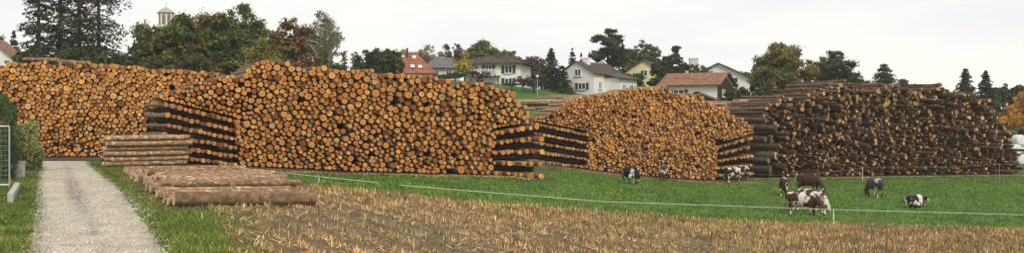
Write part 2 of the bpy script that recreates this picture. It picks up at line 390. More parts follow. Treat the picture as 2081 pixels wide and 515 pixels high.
# pile at the end of the road
def where(top, floor, u, v, r, inside, crest, foot, thick=None, lim=9):
    if r > lim: return thick
    return crest if v > top(u) - 2.4 * r else foot if v < floor(u) + 1.6 * r else inside
p1 = Pile((PX(-120, 66), 66.0), (PX(455, 69.5), 69.5), -9, 4.6, V1)
top = p1.profile([(-120, 130), (0, 132), (30, 124), (90, 124), (150, 129), (200, 126), (260, 131), (330, 139), (420, 145), (455, 150)])
U, Vv, Rr = pack(0, p1.w, top, p1.ground, .160, .20, 1)
for u, v, r in zip(U, Vv, Rr): p1.log(u, v, r, label=where(top, p1.ground, u, v, r, 0, 1, 2, 3, .205))
p1.emit('stacked_log', ['log with yellow-orange sawn end in the pile where the gravel road ends', 'log on the crest of the pile where the gravel road ends', 'log in the bottom row of the pile where the gravel road ends', 'extra thick log with broad yellow-orange end in the pile where the road ends'], ['logs of the pile at the road end', 'crest logs at the road end', 'bottom logs at the road end', 'thick logs at the road end'], 'log',
        'smaller yellow-orange log ends filling the pile where the gravel road ends', 'stacked_log_filling')
# long pile with the stepped flanks
p2 = Pile((PX(322, 59.3), 59.3), (PX(1103, 56.8), 56.8), -27, 4.8, V2)
top = p2.profile([(322, 193), (345, 188), (390, 172), (440, 158), (490, 145), (525, 124), (582, 120), (602, 137), (655, 133), (700, 141), (735, 137), (800, 148), (850, 150), (905, 157), (925, 168), (955, 163), (1005, 168), (1040, 184), (1062, 210), (1085, 232), (1103, 245)])
uA, _ = p2.u_of(483); uB, _ = p2.u_of(1004)
li_t = p2.profile([(322, 201), (483, 241)]); ri_t = p2.profile([(1004, 262), (1103, 247)])
def fl2(u):
    if u < uA: return li_t(u)
    if u > uB: return ri_t(u)
    return p2.ground(u)
U, Vv, Rr = pack(0, p2.w, top, fl2, .166, .21, 2)
for u, v, r in zip(U, Vv, Rr): p2.log(u, v, r, label=where(top, p2.ground, u, v, r, 0, 5, 6, 7, .215))
def rows(pile, px, y_first, y_last, n):
    d = pile.u_of(px)[1]; return [PZ(y_first + (y_last - y_first) * k / (n - 1), d) for k in range(n)]
crib(p2, 483, 332, rows(p2, 483, 338, 249, 6), rows(p2, 332, 316, 211, 6), .15, .20, 1, 2, yaw=-36, bmesh_=VB)
crib(p2, 1004, 1103, rows(p2, 1004, 353, 271, 5), rows(p2, 1103, 360, 256, 5), .155, .20, 3, 4, bmesh_=VB)
p2.emit('sawlog', ['log with round orange sawn end in the long pile between the two stepped flanks',
                   'log end in the cross-stacked layers beside the low stack of bark-covered logs',
                   'dark bearer log laid crosswise in the layers beside the low bark-covered stack',
                   'log end in the cross-stacked layers of the long pile, towards the pile of thinner logs',
                   'dark bearer log laid crosswise in the long pile flank towards the thinner logs',
                   'log on the crest of the long pile between the two stepped flanks', 'log in the bottom row of the long pile, resting at the pasture edge', 'extra thick log with broad orange end in the long pile between stepped flanks'],
        ['logs of the long pile', 'flank log ends by the bark-covered stack', 'bearers by the bark-covered stack', 'flank log ends towards the thinner logs', 'bearers towards the thinner logs', 'crest logs of the long pile', 'bottom logs of the long pile', 'thick logs of the long pile'], 'log',
        'smaller orange log ends filling the long pile between the stepped flanks', 'sawlog_filling')
# pile of thinner logs
p3 = Pile((PX(1084, 83), 83.0), (PX(1533, 80), 80.0), -13, 5.0, V3)
ridge3 = top = p3.profile([(1084, 240), (1103, 236), (1120, 228), (1152, 203), (1190, 194), (1259, 185), (1301, 176), (1353, 173), (1372, 188), (1427, 191), (1440, 207), (1481, 221), (1515, 247), (1533, 260)])
uA3, _ = p3.u_of(1196); uB3, _ = p3.u_of(1460)
l3 = p3.profile([(1084, 246), (1196, 268)]); r3 = p3.profile([(1460, 292), (1533, 272)])
def fl3(u):
    if u < uA3: return l3(u)
    if u > uB3: return r3(u)
    return p3.ground(u)
U, Vv, Rr = pack(0, p3.w, top, fl3, .145, .18, 3)
for u, v, r in zip(U, Vv, Rr): p3.log(u, v, r, label=where(top, p3.ground, u, v, r, 0, 5, 6, 7, .182))
crib(p3, 1196, 1086, rows(p3, 1196, 358, 276, 6), rows(p3, 1086, 349, 252, 6), .125, .16, 1, 2, bmesh_=VB)
crib(p3, 1460, 1532, rows(p3, 1460, 358, 301, 5), rows(p3, 1532, 354, 280, 5), .128, .165, 3, 4, bmesh_=VB)
p3.emit('pole_log', ['thin log with small orange sawn end in the pile behind the grazing cows',
                     'thin log end in the cross-stacked layers that adjoin the long pile',
                     'dark bearer pole laid crosswise in the thin-log pile next to the long pile',
                     'thin log end in the cross-stacked layers behind the standing black-and-white cow',
                     'dark bearer pole laid crosswise behind the standing black-and-white cow',
                     'thin log on the crest of the pile behind the grazing cows', 'thin log in the bottom row of the pile behind the grazing cows', 'log thicker than its neighbours in the thin-log pile behind the cows'],
        ['logs of the thin-log pile', 'thin flank log ends by the long pile', 'thin bearers by the long pile', 'thin flank log ends by the rough pile', 'thin bearers by the rough pile', 'crest logs of the thin-log pile', 'bottom logs of the thin-log pile', 'thicker logs of the thin-log pile'], 'log',
        'thinner orange log ends filling the pile behind the grazing cows', 'pole_log_filling')
# rough dark pile
p4 = Pile((PX(1548, 84.5), 84.5), (PX(2066, 90), 90.0), -19, 5.0, V4)
top = p4.profile([(1548, 215), (1575, 202), (1610, 200), (1625, 190), (1655, 190), (1670, 178), (1700, 170), (1735, 168), (1745, 180), (1765, 184), (1790, 176), (1830, 174), (1850, 186), (1875, 184), (1890, 174), (1915, 175), (1930, 190), (1955, 190), (1970, 199), (2005, 202), (2030, 228), (2048, 262), (2060, 300), (2066, 340)])
U, Vv, Rr = pack(0, p4.w, top, p4.ground, .152, .32, 4)
for u, v, r in zip(U, Vv, Rr): p4.log(u, v, r * .97, label=where(top, p4.ground, u, v, r, 0, 1, 2, 3, .22), jit=random.choice((.25, .5, .95)), yj=random.choice((1.0, 2.5, 6.0)), L=random.uniform(4.2, 6.4))
p4.emit('rough_log', ['dark rough-barked log with weathered end jutting from the jagged dark pile', 'dark log lying along the crest of the jagged dark pile', 'dark log at the foot of the jagged dark pile', 'thick rough log with broad end jutting from the jagged dark pile'], ['logs of the jagged dark pile', 'crest logs of the jagged pile', 'foot logs of the jagged pile', 'thick logs of the jagged pile'], 'log',
        'smaller dark logs filling the jagged pile beside the white bales', 'rough_log_filling')
for k in range(60):
    px = random.uniform(1590, 2030); u, d = p4.u_of(px); q = p4.pos(u); z = top(u) - .05; y = math.radians(random.uniform(-75, 20)); L = random.uniform(2.5, 5.5); r = random.uniform(.08, .19)
    p = Vector((q[0] + random.uniform(-.3, .6), q[1] + random.uniform(.1, 1.4), z + r + random.uniform(-.25, .16)))
    o = link('crest_log', random.choice(V4)); o.matrix_world = log_matrix(p, (math.sin(y), math.cos(y), random.uniform(-.07, .05)), r, L, random.uniform(0, 6)); tag(o, 'log lying askew on top of the jagged dark pile', 'log', 'askew logs on the jagged pile')
# bulky trunks propping the rough pile, and loose logs on top of the piles
def one_log(name, p, q, r, me, label, group=None, cat='log'):
    o = link(name, me); p, q = Vector(p), Vector(q); o.matrix_world = log_matrix(p, q - p, r, (q - p).length, random.uniform(0, 6)); return tag(o, label, cat, group)
V4B = variants(4, 'log_bulky', W4, m_bark('mossy_grey_bark', (.03, .024, .018), (.075, .060, .045), (.19, .155, .12)), 170)
for px, py, r in ((1578, 262, .36), (1556, 245, .30), (1580, 300, .34), (1577, 318, .40), (1562, 328, .30), (1566, 346, .44), (1596, 340, .36), (1556, 284, .3)):
    d = 83 + (px - 1556) * .012; p = Vector((PX(px, d), d, PZ(py, d)))
    one_log('trunk_log', p, p + Vector((-3.0, 2.6, .10)), r, random.choice(V4B), 'bulky grey trunk propping the end of the jagged dark pile beside the thin logs', 'bulky trunks at the jagged pile end')
for px, py, d, dx, dy, r, lb in ((152, 126, 67.2, -2.6, .9, .2, 'grey-barked log lying loose across the top of the pile at the road end'), (118, 121, 67.4, -3.0, 1.0, .17, 'grey-barked log lying loose across the top of the pile at the road end'), (182, 127, 67.6, -2.8, .4, .17, 'grey-barked log lying loose across the top of the pile at the road end')):
    p = Vector((PX(px, d), d, PZ(py, d))); one_log('loose_log', p, p + Vector((dx, dy, .12)), r, random.choice(V1), lb, 'loose logs on the road end pile')
# low heaps of barked logs seen between the piles
def heap(px0, px1, d, tops, dirv, rm, name, label, group, L, me, n):
    for k in range(n):
        px = random.uniform(px0, px1); t = float(np.interp(px, [a for a, _ in tops], [b for _, b in tops])); dd = d + random.uniform(0, 3)
        p = Vector((PX(px, dd), dd, PZ(t + random.uniform(0, 20), dd))); v = Vector(dirv) + Vector((0, random.gauss(0, .25), random.gauss(0, .03)))
        one_log(name, p, p + v.normalized() * L, rm * random.uniform(.6, 1.2), random.choice(me), label, group)
heap(1462, 1640, 92, [(1462, 212), (1530, 206), (1600, 200), (1640, 193)], (-3, 2.2, .02), .17, 'pale_log', 'pale barked log in the low heap between the thin-log pile and jagged pile', 'logs of the low heap beside the jagged pile', 5, V3, 70)
heap(1085, 1215, 95, [(1085, 208), (1150, 200), (1215, 189)], (-3, 1.8, .02), .16, 'thin_barked_log', 'thin barked log in the heap behind the thin-log pile, below the lawn', 'logs of the heap below the lawn', 5, V3, 60)

# stack of bark-covered logs lying across the view
M_redbark, nt, b = mat('flaking_red_brown_bark')
a = noise(nt, 1.0, 5, .72, vscale=(3.2, 9, 9)); f2 = noise(nt, 15, 4, .75); fl_ = noise(nt, 1.0, 4, .7, vscale=(2.2, 6, 6))
c = ramp(nt, a, [(.34, (.032, .018, .011)), (.5, (.165, .105, .060)), (.62, (.48, .365, .24))])
c = mixc(nt, .4, c, ramp(nt, f2, [(.36, (.06, .036, .022)), (.64, (.50, .38, .25))]))
c = mixc(nt, ramp(nt, fl_, [(.58, (0, 0, 0)), (.62, (1, 1, 1))]), c, (.60, .47, .33))
c = mixc(nt, 1.0, c, ramp(nt, island_rand(nt), [(0, (.80, .70, .62)), (1, (1.5, 1.32, 1.18))]), 'MULTIPLY')
nt.links.new(c, b.inputs['Base Color']); bump(nt, b, f2, 1.0, .05); b.inputs['Roughness'].default_value = .95
W5 = m_wood('pale_cut_wood', (.50, .32, .15), (.70, .53, .33), (.86, .76, .58))
VS = variants(6, 'log_barked', W5, M_redbark, 200, nside=12, nst=7, wob=.06, taper=.07)
yw = math.radians(27); ax = Vector((math.cos(yw), math.sin(yw), .004))
zb = float(G(-23, 54.5)) + .03
STACK = ['bottom row', 'second row up', 'third row up', 'fourth row up', 'fifth row up', 'top row']
for rw in range(6):
    for k in range(8 - rw // 2):
        r = .168 * random.uniform(.92, 1.0)
        dy = (k + (rw % 2) * .5) * .342; p = Vector((PX(212, 53.8) + random.gauss(0, .08) + dy * -.42, 53.8 + dy + rw * .03, zb + .17 + rw * .298))
        one_log('bark_log', p, p + ax * random.uniform(4.35, 4.75), r, random.choice(VS), 'bark-covered log in the %s of the low stack by the road' % STACK[rw], STACK[rw] + ' of the low bark-covered stack')
# row of felled trunks on the ground
M_brown = m_bark('smooth_brown_bark', (.055, .033, .019), (.14, .090, .052), (.28, .195, .12))
VT = []
for i in range(6):
    me = log_mesh('trunk_bark', W5, M_redbark, 300 + i, 16, 15, .09, .12); VT.append(me)
def trunk(name, p, q, r, i, label, group=None):
    p, q = Vector(p), Vector(q); o = link(name, VT[i % 6]); m = log_matrix(p, q - p, r, (q - p).length, random.uniform(0, 6)); o.matrix_world = m
    c = MB(); pts = [(math.cos(t) * .88, -.004, math.sin(t) * .88) for t in np.linspace(0, 6.2832, 17)[:-1]]
    c.add(pts, [tuple(range(16))]); e = c.mesh('cut_face', W5); end_uv(e, [(x_ * .5 + .5, z_ * .5 + .5) for x_, y_, z_ in pts]); f_ = link('cut_face', e, o); tag(o, label, 'log', group); return o
# the row's near corner and its far corner in plan; trunks lie side by side
A0 = np.array([-11.05, 30.6]); A1 = np.array([-20.6, 50.0]); n = 34; th = math.radians(31)
t = 0.0; k = 0; dist = np.linalg.norm(A1 - A0)
perp = np.array([-math.sin(th), math.cos(th)]); adv = 1 / abs(float((A1 - A0) / dist @ perp))
r_prev = None
while t < dist:
    r = (.275 if k == 0 else random.uniform(.145, .20))
    t += (r * adv if k else 0); q = A0 + (A1 - A0) * t / dist; th_k = th + random.gauss(0, .004)
    off = 0 if k == 0 else random.uniform(-.25, .2)
    L = 4.75 if k == 0 else random.uniform(4.5, 5.3)
    dirn = np.array([math.cos(th_k), math.sin(th_k)]); s0 = q + dirn * off; s1 = s0 + dirn * L
    lab = 'thick felled trunk lying on the stubble, foremost of the row along the verge' if k == 0 else 'felled bark-covered trunk lying in the row on the ground along the verge'
    if k == 0: VT_, VT[0] = VT[0], log_mesh('trunk_brown', W2, M_brown, 333, 18, 15, .05, .10)
    if k == 1: VT[0] = VT_
    trunk('felled_trunk', (*s0, float(G(*s0)) + r + .02), (*s1, float(G(*s1)) + r * .94 + .02), r, k, lab, None if k == 0 else 'felled trunks lying side by side along the verge')
    t += r * adv * 1.02; k += 1


# second layer on the row, and the big brown trunk in front of it
t = 4.2; k = 0
while t < 15.5:
    r = random.uniform(.12, .165); q = A0 + (A1 - A0) * t / dist; dirn = np.array([math.cos(th + .01), math.sin(th + .01)]); s0 = q + dirn * random.uniform(.1, .7); s1 = s0 + dirn * random.uniform(4.0, 4.9)
    trunk('felled_trunk', (*s0, float(G(*s0)) + .32 + r), (*s1, float(G(*s1)) + .30 + r), r, k, 'bark-covered trunk lying on top of the row of felled trunks by the verge', 'trunks on top of the felled row')
    t += 2 * r * adv * random.choice((1.03, 1.05, 1.9, 2.6)); k += 1

# ------------------------------------------------------------------ trees
def quads(c, nrm, su, sv, g):
    "leaf cards: centres, normals, half sizes"
    n = len(c); t = g.normal(size=(n, 3)); u = np.cross(nrm, t); u /= np.linalg.norm(u, axis=1, keepdims=True) + 1e-9
    w = np.cross(nrm, u); u = u * su[:, None]; w = w * sv[:, None]
    v = np.stack([c - u, c - w * .9, c + u, c + w], 1).reshape(-1, 3)
    return v, np.arange(4 * n).reshape(n, 4)
def m_leaf(name, lo, mid, hi, odd=None, trans=.25, sc=.55):
    m, nt, b = mat(name); r = island_rand(nt); a = noise(nt, sc, 4, .6)
    c = ramp(nt, a, [(.36, lo), (.5, mid), (.62, hi)])
    if odd: c = mixc(nt, ramp(nt, noise(nt, sc * .8, 3, .6, coord='Object'), [(.52, (0, 0, 0)), (.66, (1, 1, 1))]), c, odd)
    c = mixc(nt, 1.0, c, ramp(nt, r, [(0, (.55, .58, .5)), (1, (1.4, 1.36, 1.3))]), 'MULTIPLY')
    nt.links.new(c, b.inputs['Base Color'])
    tr = N(nt, 'ShaderNodeBsdfTranslucent'); nt.links.new(c, tr.inputs[0]); mx = N(nt, 'ShaderNodeMixShader'); mx.inputs[0].default_value = trans
    nt.links.new(b.outputs[0], mx.inputs[1]); nt.links.new(tr.outputs[0], mx.inputs[2]); nt.links.new(mx.outputs[0], nt.nodes['Material Output'].inputs[0])
    return m
LEAF = dict(
    maple=m_leaf('maple_leaves', (0.041, 0.063, 0.018), (0.074, 0.111, 0.026), (0.133, 0.164, 0.037), (0.242, 0.157, 0.033)),
    olive=m_leaf('olive_leaves', (0.065, 0.083, 0.026), (0.127, 0.148, 0.041), (0.205, 0.205, 0.059)),
    rust=m_leaf('rust_leaves', (0.111, 0.065, 0.029), (0.195, 0.108, 0.045), (0.278, 0.157, 0.063), (0.102, 0.111, 0.033)),
    birch=m_leaf('birch_leaves', (.17, .17, .10), (.25, .24, .15), (.34, .32, .21), trans=.4),
    dark=m_leaf('dark_leaves', (0.029, 0.049, 0.022), (0.055, 0.082, 0.033), (0.096, 0.119, 0.049)),
    yellow=m_leaf('yellow_leaves', (0.260, 0.242, 0.037), (0.428, 0.380, 0.059), (0.594, 0.502, 0.092)),
    tan=m_leaf('tan_leaves', (0.186, 0.140, 0.074), (0.297, 0.223, 0.120), (0.408, 0.315, 0.186)),
    purple=m_leaf('purple_brown_leaves', (0.083, 0.059, 0.049), (0.140, 0.096, 0.074), (0.205, 0.148, 0.108)),
    orange=m_leaf('orange_leaves', (0.278, 0.140, 0.029), (0.483, 0.251, 0.052), (0.668, 0.371, 0.083)),
    mixed=m_leaf('mixed_leaves', (0.074, 0.092, 0.028), (0.157, 0.157, 0.045), (0.278, 0.223, 0.059)),
    fir=m_leaf('fir_needles', (0.022, 0.041, 0.026), (0.041, 0.067, 0.038), (0.074, 0.100, 0.055), trans=.1),
    larch=m_leaf('larch_needles', (0.033, 0.041, 0.022), (0.063, 0.070, 0.033), (0.111, 0.102, 0.049), trans=.15),
    hedge=m_leaf('hedge_leaves', (0.033, 0.063, 0.022), (0.065, 0.111, 0.037), (0.111, 0.157, 0.055)),
    shrub=m_leaf('shrub_leaves', (0.111, 0.131, 0.052), (0.205, 0.223, 0.083), (0.315, 0.315, 0.131)))
M_trunk = plain('tree_bark', (.075, .058, .045), .95, .4, 3)
M_birchbark = plain('birch_bark', (.42, .40, .37), .9, .35, 2)
def broadleaf(name, label, px, d, ytop, hw, leaf, ybot=165, dens=1.0, size=.26, clumps=70, flat=1.0, seed=0, group=None, trunkm=None, lobes=18, lobe_r=1.0):
    g = np.random.default_rng(1000 + seed); X = PX(px, d); zg = float(G(X, d)); ztop = PZ(ytop, d); zb = max(PZ(ybot, d), zg + .8); R = hw / F * d * 1.14
    H = (ztop - zb) / 2; zc = (ztop + zb) / 2 - H * .06; H *= 1.0
    root = empty(name, (X, d, zg))
    # clump centres, biased to the outside of an uneven egg
    clumps = int(clumps * 2.6); size = size * .68
    nl = lobes; k_ = np.arange(nl) + .5; phi = np.arccos(1 - 2 * k_ / nl) + g.normal(0, .22, nl); tht = math.pi * (1 + 5 ** .5) * k_ + g.normal(0, .4, nl) + seed
    ld = np.stack([np.cos(tht) * np.sin(phi), np.sin(tht) * np.sin(phi), np.cos(phi)], 1); ldist = g.uniform(.42, .74, nl); lr = np.clip(g.normal(.37, .09, nl), .2, .55) * lobe_r
    lr[0] = .30 * lobe_r; ldist[0] = .74; lc = ld * ldist[:, None]
    lc = np.vstack([lc, [[0, 0, -.1]]]); lr = np.r_[lr, .42]
    pr = lr ** 2 * g.uniform(.5, 1.3, nl + 1); which = g.choice(nl + 1, clumps, p=pr / pr.sum())
    q = g.normal(size=(clumps, 3)); q /= np.linalg.norm(q, axis=1, keepdims=True); q[:, 2] *= flat
    pos = lc[which] + q * (lr[which] * g.random(clumps) ** .36)[:, None]
    up = pos[:, 2]; wid = np.where(up > 0, 1 - .16 * up, 1.08)
    cc = np.stack([pos[:, 0] * R * wid, pos[:, 1] * R * wid * .9, zc - zg + pos[:, 2] * H], 1)
    cr = np.clip(g.normal(.135, .045, clumps), .06, .26) * min(R, H * 1.2)
    per = int(np.clip(105 * dens * (np.mean(cr) / (size * 3.0)) ** 2, 14, 300)); cs, ns = [], []
    for c, r in zip(cc, cr):
        k = max(5, int(per * (r / cr.mean()) ** 2 * g.uniform(.6, 1.25)))
        s = g.normal(size=(k, 3)); s /= np.linalg.norm(s, axis=1, keepdims=True)
        cs.append(c + s * (r * g.random(k)[:, None] ** .45 * (1 + .25 * g.normal(size=(k, 1)))) * np.array([1.1, 1.1, .85 * flat])); nn = s + g.normal(0, .6, (k, 3)) + np.array([0, 0, .4]); ns.append(nn / np.linalg.norm(nn, axis=1, keepdims=True))
    cs = np.concatenate(cs); ns = np.concatenate(ns); sz = size * g.uniform(.55, 1.25, len(cs))
    v, f = quads(cs, ns, sz, sz * g.uniform(.55, .9, len(cs)), g)
    link('crown', mesh_np('crown', v, f, [LEAF[leaf]]), root)
    m = MB(); tr = .045 * (ztop - zg) * .6 + .05; top = zc - zg + H * .45
    m.tube([(0, 0, -.3), (.1 * tr, 0, top * .35), (-.3 * tr, .2 * tr, top * .7), (0, 0, top)], [tr * 1.25, tr, tr * .6, tr * .2], 8)
    for c in cc[np.argsort(-np.abs(cc[:, 0]) - g.random(clumps) * R * .6)[:min(clumps, 26)]]:
        z0 = max(.5, min(c[2] - .25 * H, top * .92) * g.uniform(.7, 1)); mid = np.array([c[0] * .5, c[1] * .5, (z0 + c[2]) * .52])
        m.tube([(0, 0, z0), mid, c], [tr * .38, tr * .22, tr * .06], 5, cap=False)
    m.build('trunk', trunkm or M_trunk, root, smooth=True)
    tag(root, label, 'tree', group); return root
def conifer(name, label, px, d, ytop, hw, leaf='fir', ybot=200, tiers=26, per=9, droop=.25, gap=0.0, size=.22, seed=0, group=None, power=.85, cards=26):
    hw *= 1.25; tiers = int(tiers * 1.35); per += 2; size *= .8; g = np.random.default_rng(3000 + seed); X = PX(px, d); zg = float(G(X, d)); zt = PZ(ytop, d) - zg; zb = max(PZ(ybot, d) - zg, .4); R = hw / F * d
    root = empty(name, (X, d, zg)); m = MB(); tr = .011 * zt + .06
    m.tube([(0, 0, -.3), (.05, 0, zt * .5), (0, 0, zt)], [tr * 1.2, tr * .7, .02], 7); cs, ns, su = [], [], []
    for t in range(tiers):
        h = (t + g.uniform(-1.2, 1.2)) / tiers; h = min(max(h, 0), .985); L = R * (1 - h) ** power * g.uniform(.75, 1.08) + .12
        for k in range(per):
            if g.random() < gap: continue
            a = 2 * math.pi * (k + g.uniform(-.4, .4)) / per + t * 1.3; l = L * g.uniform(.5, 1.12); z = zb + (zt - zb) * h + g.normal(0, .018) * (zt - zb); dx, dy = math.cos(a), math.sin(a)
            dr = droop * g.uniform(.6, 1.4); pt = lambda s: np.array([dx * l * s, dy * l * s, z + .10 * l * s - dr * l * s * s + (.10 * l * max(0, s - .75))])
            m.tube([pt(0), pt(.5), pt(1)], [tr * .22 * (1 - h * .6), tr * .14 * (1 - h * .6), .012], 4, cap=False)
            n = max(5, int(cards * l / max(R, .1)) + 3); s = g.random(n) ** .7; base = np.stack([pt(x) for x in s]); wid = l * .22 * (1 - s * .6)
            off = g.normal(size=n) * wid; base += np.stack([-dy * off, dx * off, -np.abs(g.normal(0, .10 * l, n)) * .7 - np.abs(off) * .25], 1)
            cs.append(base); nn = np.stack([dx * .2 + g.normal(0, .4, n), dy * .2 + g.normal(0, .4, n), .8 + g.normal(0, .3, n)], 1); ns.append(nn / np.linalg.norm(nn, axis=1, keepdims=True)); su.append(size * g.uniform(.6, 1.3, n))
    cs = np.concatenate(cs); ns = np.concatenate(ns); su = np.concatenate(su); v, f = quads(cs, ns, su, su * .5, g)
    link('crown', mesh_np('crown', v, f, [LEAF[leaf]]), root); m.build('trunk', M_trunk, root, smooth=True)
    tag(root, label, 'tree', group); return root
S = iter(range(1, 500)); B, K = broadleaf, conifer
TINT = {'dark': 'dark green', 'purple': 'brownish purple', 'olive': 'olive green', 'tan': 'pale tan', 'maple': 'deep green', 'mixed': 'yellow-green', 'rust': 'rust brown'}
# tall larches beside the road end
for px, d, yt, hw, sd_ in ((78, 104, -120, 46, 1), (122, 108, -150, 42, 2), (160, 103, -170, 48, 3), (200, 107, -140, 68, 4)):
    K('larch', ['tall dark larch with ragged branches next to the tiled gable house', 'tall dark larch, second from the tiled gable house', 'tallest dark larch in the ragged clump, third from tiled gable house', 'wide dark larch with long drooping boughs towards the bell turret'][sd_ - 1],
      px, d, yt, hw, 'larch', 150, 32, 6, .36, .38, .28, sd_, 'larches above the road end pile', .5, 40)
K('small_spruce', 'small narrow spruce tip beside the tiled gable house', 28, 128, 62, 14, 'fir', 130, 22, 8, .3, .05, .2, 9)
for px, yt, hw in ((60, 92, 40), (150, 90, 55), (215, 86, 50), (272, 92, 40)):
    B('undergrowth_bush', 'dark dense bush below the larches, %s' % {60: 'beside the tiled gable house', 150: 'under the tallest larch', 215: 'under the wide drooping larch', 272: 'towards the bell turret'}[px], px, 98, yt, hw, 'dark', 150, 1, .24, 40, seed=next(S), group='bushes below the larches')
for px, yt, hw, lf in ((440, 100, 60, 'maple'), (500, 104, 50, 'olive'), (560, 108, 50, 'mixed'), (625, 104, 50, 'rust'), (665, 118, 40, 'mixed'), (350, 100, 60, 'maple'), (285, 98, 36, 'dark')):
    B('roadside_bush', '%s undergrowth bush below the %s' % (TINT[lf], {440: 'maple beside the long pile shoulder', 500: 'loose upright tree with thin crown', 560: 'gap between maple and rust tree', 625: 'rust-brown tree by the birch', 665: 'slender pale birch', 350: 'bell turret and maple', 285: 'last larch bough by the turret'}[px]), px, 92, yt, hw, lf, 160, 1, .24, 46, seed=next(S), group='undergrowth below the autumn trees')
B('bare_tree', 'thin nearly bare tree beside the bell turret', 305, 190, 30, 26, 'tan', 120, .22, .2, 34, seed=next(S))
B('maple_tree', 'broad dark green maple with orange tinged edge below the bell turret', 390, 100, 12, 104, 'maple', 165, 1.15, .27, 130, seed=next(S))
B('maple_tree', 'lower dark green maple crown spreading in front of the bell turret', 318, 96, 62, 42, 'maple', 160, 1.0, .25, 50, seed=next(S))
B('ash_tree', 'loose upright tree with thin green crown between maple and rust-coloured tree', 498, 104, -8, 56, 'olive', 165, .6, .22, 95, seed=next(S), lobes=18, lobe_r=.7)
B('rust_tree', 'rust-brown tree next to the slender birch', 588, 100, 28, 54, 'rust', 165, .75, .23, 95, seed=next(S), lobes=18, lobe_r=.8)
B('rust_tree', 'low green and rust undertree below the rust-brown tree', 545, 95, 72, 56, 'mixed', 165, .8, .22, 60, seed=next(S))
B('birch_tree', 'slender pale birch with airy drooping twigs', 660, 98, 0, 40, 'birch', 150, .15, .14, 150, seed=next(S), trunkm=M_birchbark, lobes=24, lobe_r=.7)
B('sapling', 'thin pale sapling beside the birch', 700, 150, 96, 14, 'birch', 150, .4, .18, 22, seed=next(S), group='saplings beside the birch')
B('sapling', 'thin pale sapling beside the birch', 722, 150, 94, 12, 'birch', 150, .4, .18, 22, seed=next(S), group='saplings beside the birch')
B('lime_tree', 'round dark green tree hiding half of the red roof', 775, 120, 91, 44, 'dark', 165, 1.1, .26, 80, seed=next(S))
B('autumn_tree', 'thin brownish tree behind the red roof', 868, 190, 86, 40, 'tan', 150, .5, .28, 50, seed=next(S))
B('autumn_tree', 'faded brown tree behind the grey-roofed house', 918, 200, 84, 26, 'purple', 150, .9, .30, 40, seed=next(S))
B('oak_tree', 'wide rounded olive tree behind the hip-roofed chalet', 984, 180, 82, 54, 'olive', 150, 1.2, .32, 80, seed=next(S))
B('autumn_tree', 'brownish tree behind the chalet chimney', 1042, 190, 103, 32, 'purple', 150, 1.0, .30, 40, seed=next(S))
B('yellow_bush', 'bright yellow-green shrub at the chalet corner', 944, 137, 107, 20, 'yellow', 165, 1.0, .18, 44, seed=next(S))
B('garden_bush', 'dark brown garden shrub in front of the chalet', 972, 132, 140, 30, 'purple', 185, .7, .18, 44, seed=next(S))
B('garden_bush', 'low dark garden shrub under the grey-roofed house', 925, 130, 146, 26, 'dark', 185, .9, .2, 36, seed=next(S))
B('copper_tree', 'purplish brown tree between the chalet and the conical firs', 1082, 150, 108, 30, 'purple', 190, .9, .22, 56, seed=next(S))
K('fir_tree', 'conical blue-green fir beside the lawn and street lamp', 1120, 136, 95, 30, 'fir', 195, 24, 10, .28, .05, .24, 21)
K('fir_tree', 'low spreading fir right against the white gable house', 1142, 134, 130, 26, 'fir', 195, 16, 10, .28, .05, .24, 22)
K('fir_tree', 'narrow pointed fir behind the white gable house', 1163, 152, 97, 20, 'fir', 185, 22, 9, .28, .1, .22, 23)
K('fir_tree', 'thin fir tip between the pointed fir and the tall pine', 1181, 156, 108, 12, 'fir', 185, 18, 8, .28, .1, .2, 24)
B('pine_tree', 'tall open pine towering over the white gable house', 1237, 158, 43, 44, 'dark', 150, 1.0, .26, 75, .6, seed=next(S), lobes=13, lobe_r=.72)
K('fir_tree', 'dark fir standing against the tall pine', 1266, 154, 84, 26, 'fir', 190, 22, 9, .25, .05, .24, 25)
B('oak_tree', 'rounded green tree between the pine and the cedar', 1312, 168, 76, 32, 'olive', 160, .85, .24, 60, seed=next(S))
B('cedar_tree', 'spreading cedar behind the dark conical yew', 1368, 160, 82, 28, 'dark', 175, .9, .24, 60, .6, seed=next(S), lobe_r=.8)
B('yew_tree', 'dark conical yew in front of the yellow gable house', 1345, 140, 118, 27, 'fir', 190, 1.4, .22, 60, seed=next(S))
for px, yt, hw, lf, lb in ((1392, 124, 24, 'dark', 'dark bush between the conical yew and the concrete block'), (1428, 128, 22, 'purple', 'brown-black bush in front of the dark-roofed white house'), (1290, 143, 22, 'hedge', 'green shrub beside the white gable house annexe')):
    B('garden_bush', lb, px, 142, yt, hw, lf, 185, 1.0, .2, 44, seed=next(S))
B('linden_tree', 'large yellow-green tree between the houses and the dark beech', 1592, 120, 80, 62, 'mixed', 200, 1.0, .24, 120, seed=next(S))
B('beech_tree', 'dark spreading beech next to the large yellow-green tree', 1690, 130, 98, 46, 'dark', 195, .8, .24, 85, seed=next(S))
K('cedar_tree', 'wide low cedar standing alone beyond the jagged pile', 1797, 125, 126, 46, 'dark', 205, 26, 9, .16, .15, .24, 27, power=.8)
B('garden_bush', 'low dark bush beside the lone cedar', 1755, 128, 160, 26, 'dark', 195, .9, .22, 36, seed=next(S))
for px, yt, hw in ((1500, 172, 30), (1545, 168, 34), (1640, 160, 34)):
    B('hedge_bush', 'dark hedge bush behind the low log heap by the tiled house', px, 116, yt, hw, 'dark', 215, 1.0, .2, 50, seed=next(S), group='hedge bushes by the tiled house')
K('spruce_tree', 'broad dark spruce beyond the jagged pile, next to its pointed twin', 1962, 140, 136, 27, 'fir', 215, 20, 10, .2, .08, .26, 31)
K('spruce_tree', 'pointed dark spruce beyond the jagged pile, nearer the bales', 2003, 142, 143, 25, 'fir', 215, 22, 10, .2, .08, .26, 32)
